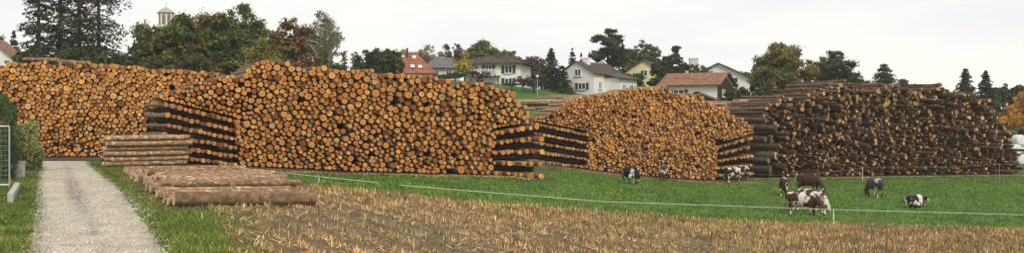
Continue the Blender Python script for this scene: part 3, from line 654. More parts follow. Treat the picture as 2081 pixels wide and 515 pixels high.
for px, yt, hw, d in ((2040, 170, 26, 150), (2072, 164, 30, 148), (2105, 168, 30, 146), (1930, 185, 24, 150)):
    B('far_tree', 'dark rounded tree in the line behind the wrapped bales', px, d, yt, hw, 'dark', 250, 1.0, .26, 50, seed=next(S), group='trees behind the bales')
B('orange_tree', 'orange autumn tree standing over the white bales', 2084, 116, 189, 42, 'orange', 275, 1.0, .2, 70, seed=next(S))
for px, d, yt, hw, lf in ((1062, 130, 152, 26, 'purple'), (1085, 129, 160, 22, 'dark'), (1040, 128, 168, 18, 'dark'), (900, 128, 150, 30, 'dark'), (985, 127, 168, 22, 'purple')):
    B('garden_hedge', '%s garden hedge shrub on the slope below the chalet' % TINT[lf], px, d, yt, hw, lf, 192, 1.0, .2, 40, seed=next(S), group='%s garden shrubs below the chalet' % TINT[lf])
# distant band of hazy trees closing the gaps
for px, yt, hw, d, lf in ((-20, 70, 40, 130, 'dark'), (640, 118, 40, 150, 'purple'), (740, 120, 30, 170, 'dark'), (680, 125, 30, 170, 'olive'), (1100, 130, 30, 170, 'dark'), (1200, 130, 30, 175, 'dark'), (1455, 140, 30, 190, 'dark'), (1510, 138, 26, 190, 'dark'), (1560, 150, 30, 170, 'olive'), (1290, 100, 26, 190, 'olive'), (1335, 96, 26, 195, 'dark'), (1400, 122, 28, 180, 'dark'), (1075, 118, 34, 200, 'purple'), (820, 100, 30, 210, 'tan'), (1040, 100, 30, 210, 'tan'), (950, 92, 34, 215, 'tan'), (1735, 150, 24, 150, 'dark'), (1840, 160, 24, 150, 'dark'), (2020, 175, 30, 165, 'dark'), (2060, 178, 34, 160, 'dark')):
    B('distant_tree', 'faded distant %s tree filling a gap in the treeline behind the houses' % TINT[lf], px, d, yt, hw, lf, 190, .9, .3, 40, seed=next(S), group='distant %s trees of the treeline' % TINT[lf])

# hedge and shrub by the fence on the near side of the road
def hedge(name, label, p, size, leaf, n, sz, seed, cat='hedge', rz=0.0):
    g = np.random.default_rng(seed); root = empty(name, (p[0], p[1], float(G(*p))), rz); sx, sy, h = size
    q = g.random((n, 3)); face = g.integers(0, 5, n); 
    q[face == 0, 0] = g.beta(1, 9, (face == 0).sum()); q[face == 1, 0] = 1 - g.beta(1, 9, (face == 1).sum()); q[face == 2, 1] = g.beta(1, 9, (face == 2).sum()); q[face == 3, 1] = 1 - g.beta(1, 9, (face == 3).sum()); q[face == 4, 2] = 1 - g.beta(1, 12, (face == 4).sum())
    c = (q - np.array([.5, .5, 0])) * np.array([sx, sy, h]); k = (c[:, 2] / h) ** 4; c[:, 0] *= 1 - .35 * k; c[:, 1] *= 1 - .2 * k
    b_ = .16 * np.sin(c * 3.1 + seed).sum(1); c[:, 0] += b_ * .8; c[:, 2] = np.maximum(.02, c[:, 2] + b_ * .7)
    nn = (q - .5) * 2 + g.normal(0, .6, (n, 3)); nn /= np.linalg.norm(nn, axis=1, keepdims=True); s = sz * g.uniform(.5, 1.3, n)
    v, f = quads(c, nn, s, s * .6, g); link('foliage', mesh_np('foliage', v, f, [LEAF[leaf]]), root)
    m = MB()
    for k in range(9):
        x, y = g.uniform(-.35, .35) * sx, g.uniform(-.4, .4) * sy; m.tube([(x, y, -.1), (x * 1.1, y, h * .45), (x * .9, y, h * .8)], [.05, .035, .01], 5)
    m.build('stem', M_trunk, root); return tag(root, label, cat)
rz_road = math.atan2(19.7, 39.3)
hedge('tall_hedge', 'tall dark green clipped hedge behind the wire fence panel', (-24.4, 43.5), (2.0, 4.6, 4.0), 'hedge', 14000, .07, 5, 'hedge', rz_road)
hedge('lower_hedge', 'lower grey-green leafy hedge at the road edge beyond the fence', (-27.0, 51.5), (1.5, 4.0, 2.45), 'shrub', 12000, .07, 6, 'hedge', rz_road)

# ------------------------------------------------------------------ houses
M_white = plain('white_render', (.72, .71, .68), .9, .07, 1.2)
M_cream = plain('yellow_render', (.66, .58, .34), .9, .08, 1.2)
M_grey = plain('grey_render', (.48, .47, .45), .9, .1, 1.2)
M_dwood = plain('dark_wood', (.055, .038, .028), .8, .35, 3)
M_slate = plain('dark_roof_tiles', (.085, .066, .054), .85, .35, 2.2)
M_greyroof = plain('grey_roof_tiles', (.15, .145, .145), .85, .25, 2.0)
M_redtile = plain('red_brown_roof_tiles', (.26, .105, .062), .85, .35, 2.0)
M_rusttile = plain('rust_roof_tiles', (.27, .14, .085), .85, .4, 1.6)
M_glass = plain('window_glass', (.035, .04, .045), .12, .3, 1.5)
M_frame = plain('white_frame', (.72, .72, .70), .6, .05, 3)
M_shut = plain('dark_shutter', (.05, .045, .04), .7, .2, 3)
M_zinc = plain('galvanised_steel', (.46, .48, .50), .4, .15, 5, .7)
def rowtiles(m_src, name):
    return m_src
def window(parent, face, x, z, w, h, shutters=False, D=None):
    "face: (origin xy, direction along the wall, outward normal)"
    o, dx, nm = face; e = MB(); R = lambda a, b, c: (o[0] + dx[0] * a + nm[0] * c, o[1] + dx[1] * a + nm[1] * c, b)
    def bx(mb, a0, a1, b0, b1, c0, c1):
        v = [R(a, b, c) for c in (c0, c1) for b in (b0, b1) for a in (a0, a1)]
        mb.add(v, [(0, 2, 3, 1), (4, 5, 7, 6), (0, 1, 5, 4), (2, 6, 7, 3), (0, 4, 6, 2), (1, 3, 7, 5)])
    t = .09
    for a0, a1, b0, b1 in ((x - w / 2, x + w / 2, z, z + t), (x - w / 2, x + w / 2, z + h - t, z + h), (x - w / 2, x - w / 2 + t, z + t, z + h - t), (x + w / 2 - t, x + w / 2, z + t, z + h - t), (x - t / 2, x + t / 2, z + t, z + h - t)): bx(e, a0, a1, b0, b1, .012, .09)
    f = e.build('window', M_frame, parent)
    g = MB(); bx(g, x - w / 2 + t, x + w / 2 - t, z + t, z + h - t, .004, .03); g.build('pane', M_glass, f)
    s = MB(); bx(s, x - w / 2 - .12, x + w / 2 + .12, z - .1, z - .005, .012, .16); s.build('sill', M_grey, f)
    if shutters:
        for sg in (-1, 1):
            q = MB(); c = x + sg * (w / 2 + .26); bx(q, c - .22, c + .22, z, z + h, .012, .07); q.build('shutter', M_shut, f)
def house(name, label, px, d, rz, W, D, eave, ridge, wall_m, roof_m, gable='x', over=.45, hip=0.0, chim=None, gable_m=None, tiles=True):
    """W along local x, D along local y, front face at local y=-D/2. eave, ridge: heights above eye level... absolute z."""
    X = PX(px, d); zs = [float(G(X + a, d + b)) for a in (-5, 5) for b in (-5, 5)]; zg = min(zs) - .4
    root = empty(name, (X, d, zg), rz); e, r = eave - zg, ridge - zg; m = MB(); x, y = W / 2, D / 2
    if hip:
        m.box(-x, x, -y, y, 0, e)
    elif gable == 'x':   # ridge along x, gables at the ends x = +-W/2
        m.add([(-x, -y, 0), (x, -y, 0), (x, y, 0), (-x, y, 0), (-x, -y, e), (x, -y, e), (x, y, e), (-x, y, e), (-x, 0, r), (x, 0, r)],
              [(0, 1, 5, 4), (2, 3, 7, 6), (1, 2, 6, 9, 5), (3, 0, 4, 8, 7), (0, 3, 2, 1), (4, 5, 9, 8), (6, 7, 8, 9)])
    else:
        m.add([(-x, -y, 0), (x, -y, 0), (x, y, 0), (-x, y, 0), (-x, -y, e), (x, -y, e), (x, y, e), (-x, y, e), (0, -y, r), (0, y, r)],
              [(0, 1, 5, 8, 4), (2, 3, 7, 9, 6), (1, 2, 6, 5), (3, 0, 4, 7), (0, 3, 2, 1), (4, 8, 9, 7), (6, 9, 8, 5)])
    m.build('wall', wall_m, root)
    rf = MB(); o = over; th = .2
    def courses(mb, a, b_, c, dd):
        "a roof plane laid in overlapping courses from eave (a,b) to ridge (d,c)"
        n = 9; a, b_, c, dd = map(Vector, (a, b_, c, dd)); nn = (b_ - a).cross(dd - a).normalized()
        for i in range(n):
            t0, t1 = i / n, (i + 1.08) / n if i < n - 1 else 1
            q = [a.lerp(dd, t0) + nn * .05, b_.lerp(c, t0) + nn * .05, b_.lerp(c, t1), a.lerp(dd, t1)]
            mb.slab([p + nn * .02 for p in q], .07 if i else th)
    if hip:
        k = hip; x2, y2 = x + o, y + o; drop = (r - e) / min(x, y) * o * .9; z0 = e - drop + .06
        courses(rf, (-x2, -y2, z0), (x2, -y2, z0), (x - k, 0, r), (-x + k, 0, r)); courses(rf, (x2, y2, z0), (-x2, y2, z0), (-x + k, 0, r), (x - k, 0, r))
        courses(rf, (-x2, y2, z0), (-x2, -y2, z0), (-x + k, -.001, r), (-x + k, .001, r)); courses(rf, (x2, -y2, z0), (x2, y2, z0), (x - k, .001, r), (x - k, -.001, r))
    elif gable == 'x':
        drop = (r - e) / y * o; x2 = x + o
        courses(rf, (-x2, -y - o, e - drop + .02), (x2, -y - o, e - drop + .02), (x2, 0, r + .02), (-x2, 0, r + .02))
        courses(rf, (x2, y + o, e - drop + .02), (-x2, y + o, e - drop + .02), (-x2, 0, r + .02), (x2, 0, r + .02))
    else:
        drop = (r - e) / x * o; y2 = y + o
        courses(rf, (x + o, -y2, e - drop + .02), (x + o, y2, e - drop + .02), (0, y2, r + .02), (0, -y2, r + .02))
        courses(rf, (-x - o, y2, e - drop + .02), (-x - o, -y2, e - drop + .02), (0, -y2, r + .02), (0, y2, r + .02))
    ro = rf.build('roof', roof_m, root)
    if chim:
        cx, cy, cw, ch, cm = chim; c = MB(); c.box(cx - cw, cx + cw, cy - cw, cy + cw, r - 1.2, r + ch); c.box(cx - cw * 1.15, cx + cw * 1.15, cy - cw * 1.15, cy + cw * 1.15, r + ch, r + ch + .1); c.build('chimney', cm, ro)
    faces = dict(front=((0, -y), (1, 0), (0, -1)), left=((-x, 0), (0, -1), (-1, 0)), right=((x, 0), (0, 1), (1, 0)))
    tag(root, label, 'house'); return root, faces, e, r, ro
def Zd(py, d): return PZ(py, d)
# white gable house
d = 140; rt, fc, e, r, ro = house('white_house', 'white gable house with dark roof under the tall pine', 1202, d, math.radians(-36), 6.0, 8.6, Zd(152, d), Zd(127, d), M_white, M_slate, 'y', .35, chim=(.5, -2.2, .4, .55, M_white))
window(rt, fc['front'], .3, e - .3, 1.1, 1.05); window(rt, fc['front'], 1.0, e - 2.3, 1.3, 1.0, True); window(rt, fc['front'], -1.7, e - 4.2, 1.0, 1.0)
window(rt, fc['right'], -2.6, e - 2.2, .8, 1.1); window(rt, fc['right'], 1.6, e - 2.3, 1.2, 1.0, True)
an = MB(); an.box(3.0, 5.4, -1.2, 4.2, 0, e - .55); an.build('annexe', M_white, rt)
an = MB(); an.slab([(5.9, -1.6, e - .75), (5.9, 4.5, e - .75), (2.6, 4.5, e + .12), (2.6, -1.6, e + .12)], .16); an.build('annexe_roof', M_slate, rt)
window(rt, ((5.4, 1.5), (0, 1), (1, 0)), -1.3, e - 2.6, .9, 1.1); window(rt, ((5.4, 1.5), (0, 1), (1, 0)), .9, e - 2.6, 1.1, 1.1)
# chalet
d = 142; rt, fc, e, r, ro = house('chalet', 'white two-storey chalet with dark hipped roof and wooden balcony', 1012, d, math.radians(-12), 8.6, 8.0, Zd(131, d), Zd(113, d), M_white, M_slate, 'x', .75, hip=2.7, chim=(.3, -.9, .38, .15, M_slate))
window(rt, fc['front'], -.5, e - 1.55, 1.0, 1.35, True); window(rt, fc['front'], -2.6, e - 1.4, 1.0, 1.1); window(rt, fc['front'], 2.5, e - 1.5, 1.15, 1.2, True); window(rt, fc['front'], 2.5, e - 3.3, 1.15, 1.1, True); window(rt, fc['front'], -1.8, e - 3.5, 1.2, 1.2)
bl = MB(); bl.box(-3.1, 1.3, -5.2, -4.003, e - 1.9, e - 1.75); bl.build('balcony_slab', M_grey, rt)
for k in range(23): q = MB(); q.box(-3.05 + k * .19, -3.05 + k * .19 + .09, -5.18, -5.12, e - 1.75, e - .95); q.build('baluster', M_frame, rt)
q = MB(); q.box(-3.12, 1.32, -5.22, -5.08, e - .95, e - .87); q.build('handrail', M_frame, rt)
for xx in (-3.0, 1.2): q = MB(); q.box(xx - .07, xx + .07, -5.17, -5.03, 0, e - 1.9); q.build('post', M_dwood, rt)
# red-roofed house, grey-roofed house
d = 150; rt, fc, e, r, ro = house('red_roofed_house', 'house with steep red tiled roof and skylights behind the round dark tree', 833, d, math.radians(10), 7.4, 8, Zd(150, d), Zd(105, d), M_white, M_redtile, 'x', .3, hip=2.9)
sl_n = (r - e) / 4.3
for xx, tt in ((-1.3, .74), (.6, .72), (.2, .28), (1.4, .26)):
    z = e + (r - e) * tt; y = -4.3 * (1 - tt); k = MB(); k.slab([(xx - .3, y - .26, z - .26 * sl_n + .16), (xx + .3, y - .26, z - .26 * sl_n + .16), (xx + .3, y + .26, z + .26 * sl_n + .16), (xx - .3, y + .26, z + .26 * sl_n + .16)], .06); k.build('skylight', M_frame, ro)
k = MB(); k.tube([(-.5, -1.2, r - 1.3), (-.5, -1.2, r + .6)], .16, 8); k.build('flue', M_shut, ro)
d = 156; rt, fc, e, r, ro = house('grey_roofed_house', 'low pale house with grey hipped roof left of the yellow-green shrub'.replace('left of', 'next to'), 900, d, math.radians(6), 5.4, 6, Zd(138, d), Zd(117, d), M_grey, M_greyroof, 'x', .5, hip=1.4)
window(rt, fc['front'], .9, e - 1.5, 1.0, 1.1); window(rt, fc['front'], -1.2, e - 1.5, 1.0, 1.1)
# yellow gable house
d = 160; rt, fc, e, r, ro = house('yellow_house', 'pale yellow gable house partly hidden by the dark conical yew', 1318, d, math.radians(-18), 6.2, 9, Zd(146, d), Zd(124, d), M_cream, M_greyroof, 'y', .5)
window(rt, fc['front'], 0, e - .9, 1.2, 1.1); window(rt, fc['front'], -1.6, e - 3.0, 1.1, 1.1)
# rust-tiled farmhouse
d = 122; rt, fc, e, r, ro = house('tiled_farmhouse', 'low white house with long rust-coloured tiled roof and dark wood gable', 1418, d, math.radians(-31), 7.4, 6.4, Zd(173, d), Zd(149, d), M_white, M_rusttile, 'x', .55, chim=(-1.6, .3, .16, .35, M_grey))
window(rt, fc['front'], -1.4, e - 1.5, 1.5, .9, True); window(rt, fc['front'], -3.1, e - 1.5, .8, .9)
gb = MB()
for k in range(16):
    y0 = -3.2 + k * .4; h0 = r - .25 - (r - e) / 3.2 * abs(y0 + .2); gb = MB(); gb.box(3.71, 3.75, y0 + .01, y0 + .39, e - 2.2, h0 - .12); gb.build('gable_board', M_dwood, rt)
window(rt, ((3.75, 0), (0, 1), (1, 0)), -1.0, e - 1.6, 1.0, 1.0)
# low shed roof in front of it
d = 106; rt, fc, e, r, ro = house('shed', 'low shed with dull red roof in front of the tiled farmhouse', 1418, d, math.radians(-14), 4.2, 3.4, Zd(203, d), Zd(188, d), M_dwood, plain('dull_red_sheet', (.17, .06, .045), .6, .3, 2), 'y', .3)
# white house with dark verge
d = 150; rt, fc, e, r, ro = house('dark_roofed_house', 'white house with broad dark roof edge and skylights behind the tiled farmhouse', 1468, d, math.radians(-20), 11.5, 9, Zd(168, d), Zd(131, d), M_white, M_slate, 'y', .6)
window(rt, fc['front'], 2.2, e - .2, 1.6, .9); window(rt, fc['front'], .2, e + .4, 1.2, .9); window(rt, fc['front'], 2.6, e - 2.4, 1.2, 1.0)
for yy in (-2.2, .2, 2.4):
    tt = .55; k = MB(); xx = 6.35 * (1 - tt) - .1; z = e + (r - e) * tt; sp = (r - e) / 5.75
    k.slab([(xx + .3, yy - .4, z - .3 * sp + .2), (xx + .3, yy + .4, z - .3 * sp + .2), (xx - .3, yy + .4, z + .3 * sp + .2), (xx - .3, yy - .4, z + .3 * sp + .2)], .06); k.build('skylight', M_frame, ro)
# house at the road end
d = 118; rt, fc, e, r, ro = house('gable_house', 'white gable house with orange tiled roof beside the larches', -8, d, math.radians(12), 5.6, 6.0, Zd(119, d), Zd(79, d), M_white, M_rusttile, 'y', .5)
window(rt, fc['front'], .6, e - .6, 1.0, 1.0); window(rt, fc['right'], 0, e - 1.7, 1.0, 1.1)
# concrete block far off
d = 300; X = PX(1409.5, d); zg = float(G(X, d)); rt = empty('concrete_tower', (X, d, zg - 1)); h = PZ(119, d) - zg + 1
m = MB(); m.box(-1.3, 1.3, -1.3, 1.3, 0, h); m.build('shaft', plain('pale_concrete', (.50, .47, .44), .9, .1, 1), rt)
m = MB(); m.box(-1.42, 1.42, -1.42, 1.42, h, h + .25); m.build('cap', M_grey, rt); m = MB(); m.tube([(0, 0, h + .25), (0, 0, h + 1.0)], .06, 5); m.build('mast', M_zinc, rt)
tag(rt, 'far square concrete tower rising above the dark bushes', 'tower')
# bell turret
d = 210; X = PX(337.5, d); zg = float(G(X, d)); s = d / F; rt = empty('bell_turret', (X, d, zg)); z = lambda py: PZ(py, d) - zg
def octo(mb, pts, rr=8, ph=math.pi / 8):
    v, f = [], []
    for r_, zz in pts:
        for k in range(rr): a = ph + 2 * math.pi * k / rr; v.append((r_ * math.cos(a), r_ * math.sin(a), zz))
    for i in range(len(pts) - 1):
        for k in range(rr): f.append((i * rr + k, i * rr + (k + 1) % rr, (i + 1) * rr + (k + 1) % rr, (i + 1) * rr + k))
    mb.add(v, f + [tuple(range(rr))[::-1], tuple(range((len(pts) - 1) * rr, len(pts) * rr))])
m = MB(); octo(m, [(1.5, 0), (1.5, z(25))]); m.build('wall', plain('cream_stone', (.62, .58, .50), .9, .1, 1.5), rt)
for k in range(8):
    a = math.pi / 8 + 2 * math.pi * k / 8; m = MB(); c, s_ = 1.5 * math.cos(a), 1.5 * math.sin(a); m.tube([(c, s_, z(75)), (c, s_, z(25))], .17, 6); m.build('pilaster', M_white, rt)
    a = 2 * math.pi * k / 8; m = MB(); c = Vector((math.cos(a), math.sin(a), 0)); t = Vector((-c.y, c.x, 0)); o = c * 1.40
    m.slab([o - t * .36 + Vector((0, 0, z(48))), o + t * .36 + Vector((0, 0, z(48))), o + t * .36 + Vector((0, 0, z(29))), o - t * .36 + Vector((0, 0, z(29)))], .05); m.build('louver', plain('brown_louvers', (.20, .15, .11), .8, .3, 4) if k == 0 else bpy.data.materials['brown_louvers'], rt)
m = MB(); octo(m, [(1.78, z(26)), (2.0, z(24)), (1.75, z(22)), (1.05, z(17)), (.25, z(13)), (.05, z(11.5))]); m.build('roof', plain('grey_beige_roof', (.36, .34, .30), .7, .15, 2), rt)
m = MB(); m.tube([(0, 0, z(12)), (0, 0, z(1))], [.08, .03], 6); m.box(-.18, .18, -.03, .03, z(5), z(4.2)); m.build('spire', M_zinc, rt)
tag(rt, 'small octagonal bell turret with pointed cap above the maple', 'tower')
# ------------------------------------------------------------------ lamps, bales, fences
def lamp(px, d, ytop, label):
    X = PX(px, d); zg = float(G(X, d)); h = PZ(ytop, d) - zg; rt = empty('street_lamp', (X, d, zg))
    m = MB(); m.tube([(0, 0, -.2), (0, 0, h - .1)], [.07, .045], 8); m.build('post', M_zinc, rt)
    m = MB(); octo(m, [(.06, h - .12), (.2, h - .05), (.24, h + .12), (.1, h + .2)]); m.build('lamp_head', M_frame, rt); tag(rt, label, 'street lamp')
lamp(1092, 127, 155, 'thin street lamp standing on the lawn by the conical fir')
lamp(1064, 133, 160, 'thin street lamp close to the chalet corner')
m_bale = plain('white_stretch_film', (.66, .69, .70), .3, .10, 1.5)
def bale_mesh():
    m = MB(); n = 18; pts = [(.10, -.61), (.45, -.62), (.56, -.59), (.61, -.50), (.625, -.2), (.63, .0), (.625, .2), (.61, .50), (.56, .59), (.45, .62), (.10, .61)]; v, f = [], []
    for r_, y in pts:
        for k in range(n): a = 2 * math.pi * k / n; q = 1 + .015 * math.sin(5 * a + y * 9); v.append((r_ * q * math.cos(a), y, r_ * q * math.sin(a)))
    for i in range(len(pts) - 1):
        for k in range(n): f.append((i * n + k, (i + 1) * n + k, (i + 1) * n + (k + 1) % n, i * n + (k + 1) % n))
    f += [tuple(range(n)), tuple(range((len(pts) - 1) * n, len(pts) * n))[::-1]]; return mesh_np('bale', v, f, [m_bale], smooth=True)
bm_ = bale_mesh(); dB = 106
for lev, (n, off) in enumerate(((6, 0), (5, .63), (4, 1.26))):
    for k in range(n):
        x = PX(2052, dB) + off * (.85) + k * 1.28; zz = float(G(PX(2060, dB), dB)) + .63 + lev * 1.10
        o = link('silage_bale', bm_, loc=(x, dB + random.uniform(-.1, .1), zz)); o.rotation_euler = (random.uniform(-.03, .03), random.uniform(0, 6), math.radians(random.uniform(-8, 8)))
        tag(o, ['white film-wrapped bale on the ground in the bottom row of the stack', 'white film-wrapped bale in the middle row of the stack', 'white film-wrapped bale in the top row of the stack'][lev], 'bale', ['bottom row bales', 'middle row bales', 'top row bales'][lev])
M_plast = plain('white_plastic', (.78, .78, .75), .5, .04, 3); M_can = plain('bamboo_yellow', (.50, .40, .16), .7, .2, 5); M_rope = plain('white_tape', (.80, .83, .80), .6, .05, 3)
def stake(px, d, ytop, label, mt, r=.022, lean=0):
    X = PX(px, d); zg = float(G(X, d)); h = PZ(ytop, d) - zg; rt = empty('fence_post', (X, d, zg))
    m = MB(); m.tube([(0, 0, -.1), (lean * .5, 0, h * .5), (lean, 0, h)], [r, r, r * .8], 6); m.build('post', mt, rt)
    m = MB(); m.box(lean * .9 - .03, lean * .9 + .05, -.03, .03, h - .09, h - .03); m.build('clip', M_shut, rt); tag(rt, label, 'fence post'); return Vector((X + lean * .9, d - .04, zg + h - .06))
def tapeline(name, pts, label, w=.022, sag=.05, mt=None):
    m = MB(); pts = [Vector(p) for p in pts]; path = []
    for a, b_ in zip(pts, pts[1:]):
        n = max(4, int((b_ - a).length / 1.5))
        for k in range(n): t = k / n; path.append(a.lerp(b_, t) - Vector((0, 0, sag * 4 * t * (1 - t))))
    path.append(pts[-1]); m.tube(path, w, 5); o = m.build(name, mt or M_rope); return tag(o, label, 'fence tape')
def fp(px, py, d): return Vector((PX(px, d), d, PZ(py, d)))
s1 = stake(648, 43.5, 358, 'white plastic fence post beside the felled trunks', M_plast)
s2 = stake(912, 43, 384, 'yellowish leaning cane post at the stubble edge', M_can, .018, .06)
s3 = stake(1694, 49.6, 426, 'white plastic fence post in front of the grazing brown and white cow', M_plast, .026)
tapeline('fence_tape', [fp(480, 342, 47), s1, fp(770, 373, 43.2)], 'white fence tape running from the felled trunks past the white post', .009, .0)
tapeline('fence_tape', [fp(812, 378, 43), s2, fp(1230, 412, 45.5), s3, fp(2110, 440, 50)], 'long white fence tape along the stubble edge in front of the cows', .0095, .0)
b0 = stake(1617, 79, 354, 'dark fence stake behind the brown grazing cow', M_zinc, .03); b1 = stake(1753, 80, 341, 'white fence stake before the middle of the jagged pile', M_plast, .022); b2 = stake(2031, 82, 334, 'grey fence stake by the end of the jagged pile near bales', M_zinc, .02)
b3 = stake(1520, 77.5, 353, 'grey fence stake between thin-log pile and jagged pile', M_zinc, .02)
tapeline('fence_wire', [b3, b0, b1, b2, fp(2110, 330, 82)], 'thin fence wire running along the foot of the jagged pile', .004, .1, M_zinc)
c0 = stake(1236, 76.5, 342, 'reddish stake against the thin-log pile behind the cow', plain('red_brown_wood', (.30, .14, .08), .8, .2, 3), .035)
# wire fence panel with concrete footing by the hedge
d0, d1 = 38.0, 30.5
pA = Vector((PX(19, d0), d0, 0)); pB = Vector((pA.x + 3.6, d1, 0)); pB = pA + Vector((-3.0, -.9, 0)).normalized() * 6.0; road_dir = Vector((RL[1][0] - RL[2][0], RL[1][1] - RL[2][1], 0)).normalized()
zf = float(G(pA.x, pA.y)); rt = empty('wire_fence_panel', (pA.x, pA.y, zf)); dv = (pB - pA); Lf = dv.length; dv.normalize(); hf = PZ(257, d0) - zf
pt = lambda t, z_: tuple(dv * t + Vector((0, 0, z_)))
m = MB(); m.tube([pt(0, -.1), pt(0, hf)], .032, 8); m.tube([pt(0, hf), pt(3, hf)], .028, 8); m.tube([pt(3, hf), pt(3, -.1)], .032, 8); m.tube([pt(0, .2), pt(3, .2)], .03, 8); m.build('frame', M_zinc, rt)
for k in range(1, 12):
    m = MB(); m.tube([pt(0, .2 + k * (hf - .2) / 12), pt(3, .2 + k * (hf - .2) / 12)], .004, 4); m.build('wire', M_zinc, rt)
for k in range(1, 20):
    m = MB(); m.tube([pt(k * .15, .2), pt(k * .15, hf)], .0035, 4); m.build('wire', M_zinc, rt)
tag(rt, 'galvanised wire fence panel in front of the tall dark hedge', 'fence')
M_conc = plain('pale_concrete_footing', (.40, .39, .36), .9, .2, 3)
q0 = Vector((PX(10, 37), 37, 0)); zq = float(G(q0.x, q0.y)); o = MB(); dv2 = road_dir; nv = Vector((-road_dir.y, road_dir.x, 0)) * .09
v = []
for t, zz in ((-1.5, .28), (5.5, .34)):
    for sgn in (-1, 1):
        c_ = dv2 * t + nv * sgn; v += [(c_.x, c_.y, -.2), (c_.x, c_.y, zz - (.02 if sgn > 0 else 0))]
o.add(v, [(0, 2, 3, 1), (4, 5, 7, 6), (0, 1, 5, 4), (2, 6, 7, 3), (1, 3, 7, 5), (0, 4, 6, 2)])
k_ = o.build('concrete_footing', M_conc, loc=(q0.x + .45, q0.y, zq)); tag(k_, 'low pale concrete footing wall under the wire fence', 'footing')
q1 = Vector((PX(41, 45), 45, 0)); o = MB(); o.box(-.16, .16, -.16, .16, -.2, .75); o.box(-.19, .19, -.19, .19, .75, .82)
k_ = o.build('marker_stone', M_conc, loc=(q1.x, q1.y, float(G(q1.x, q1.y)))); tag(k_, 'small pale concrete block post at the foot of the hedge', 'post')

# ------------------------------------------------------------------ cows
def m_cow(name, patch, other=(.66, .62, .55), thr=.5, seed=0, scale=1.75):
    m, nt, b = mat(name); tcn = N(nt, 'ShaderNodeTexCoord'); mpn = N(nt, 'ShaderNodeMapping'); mpn.inputs['Location'].default_value = (seed * 3.7, seed * 1.9, seed * .7)
    nt.links.new(tcn.outputs['Object'], mpn.inputs[0]); n = N(nt, 'ShaderNodeTexNoise'); n.inputs['Scale'].default_value = scale; n.inputs['Detail'].default_value = 3.5; n.inputs['Distortion'].default_value = .3
    nt.links.new(mpn.outputs[0], n.inputs['Vector'])
    c = ramp(nt, n.outputs[0], [(thr - .012, patch), (thr + .012, other)])
    sp = N(nt, 'ShaderNodeSeparateXYZ'); nt.links.new(tcn.outputs['Object'], sp.inputs[0])
    c = mixc(nt, 1.0, c, ramp(nt, noise(nt, 14, 3), [(.3, (.8, .8, .8)), (.7, (1.05, 1.05, 1.05))]), 'MULTIPLY')
    nt.links.new(c, b.inputs['Base Color']); b.inputs['Roughness'].default_value = .75; return m
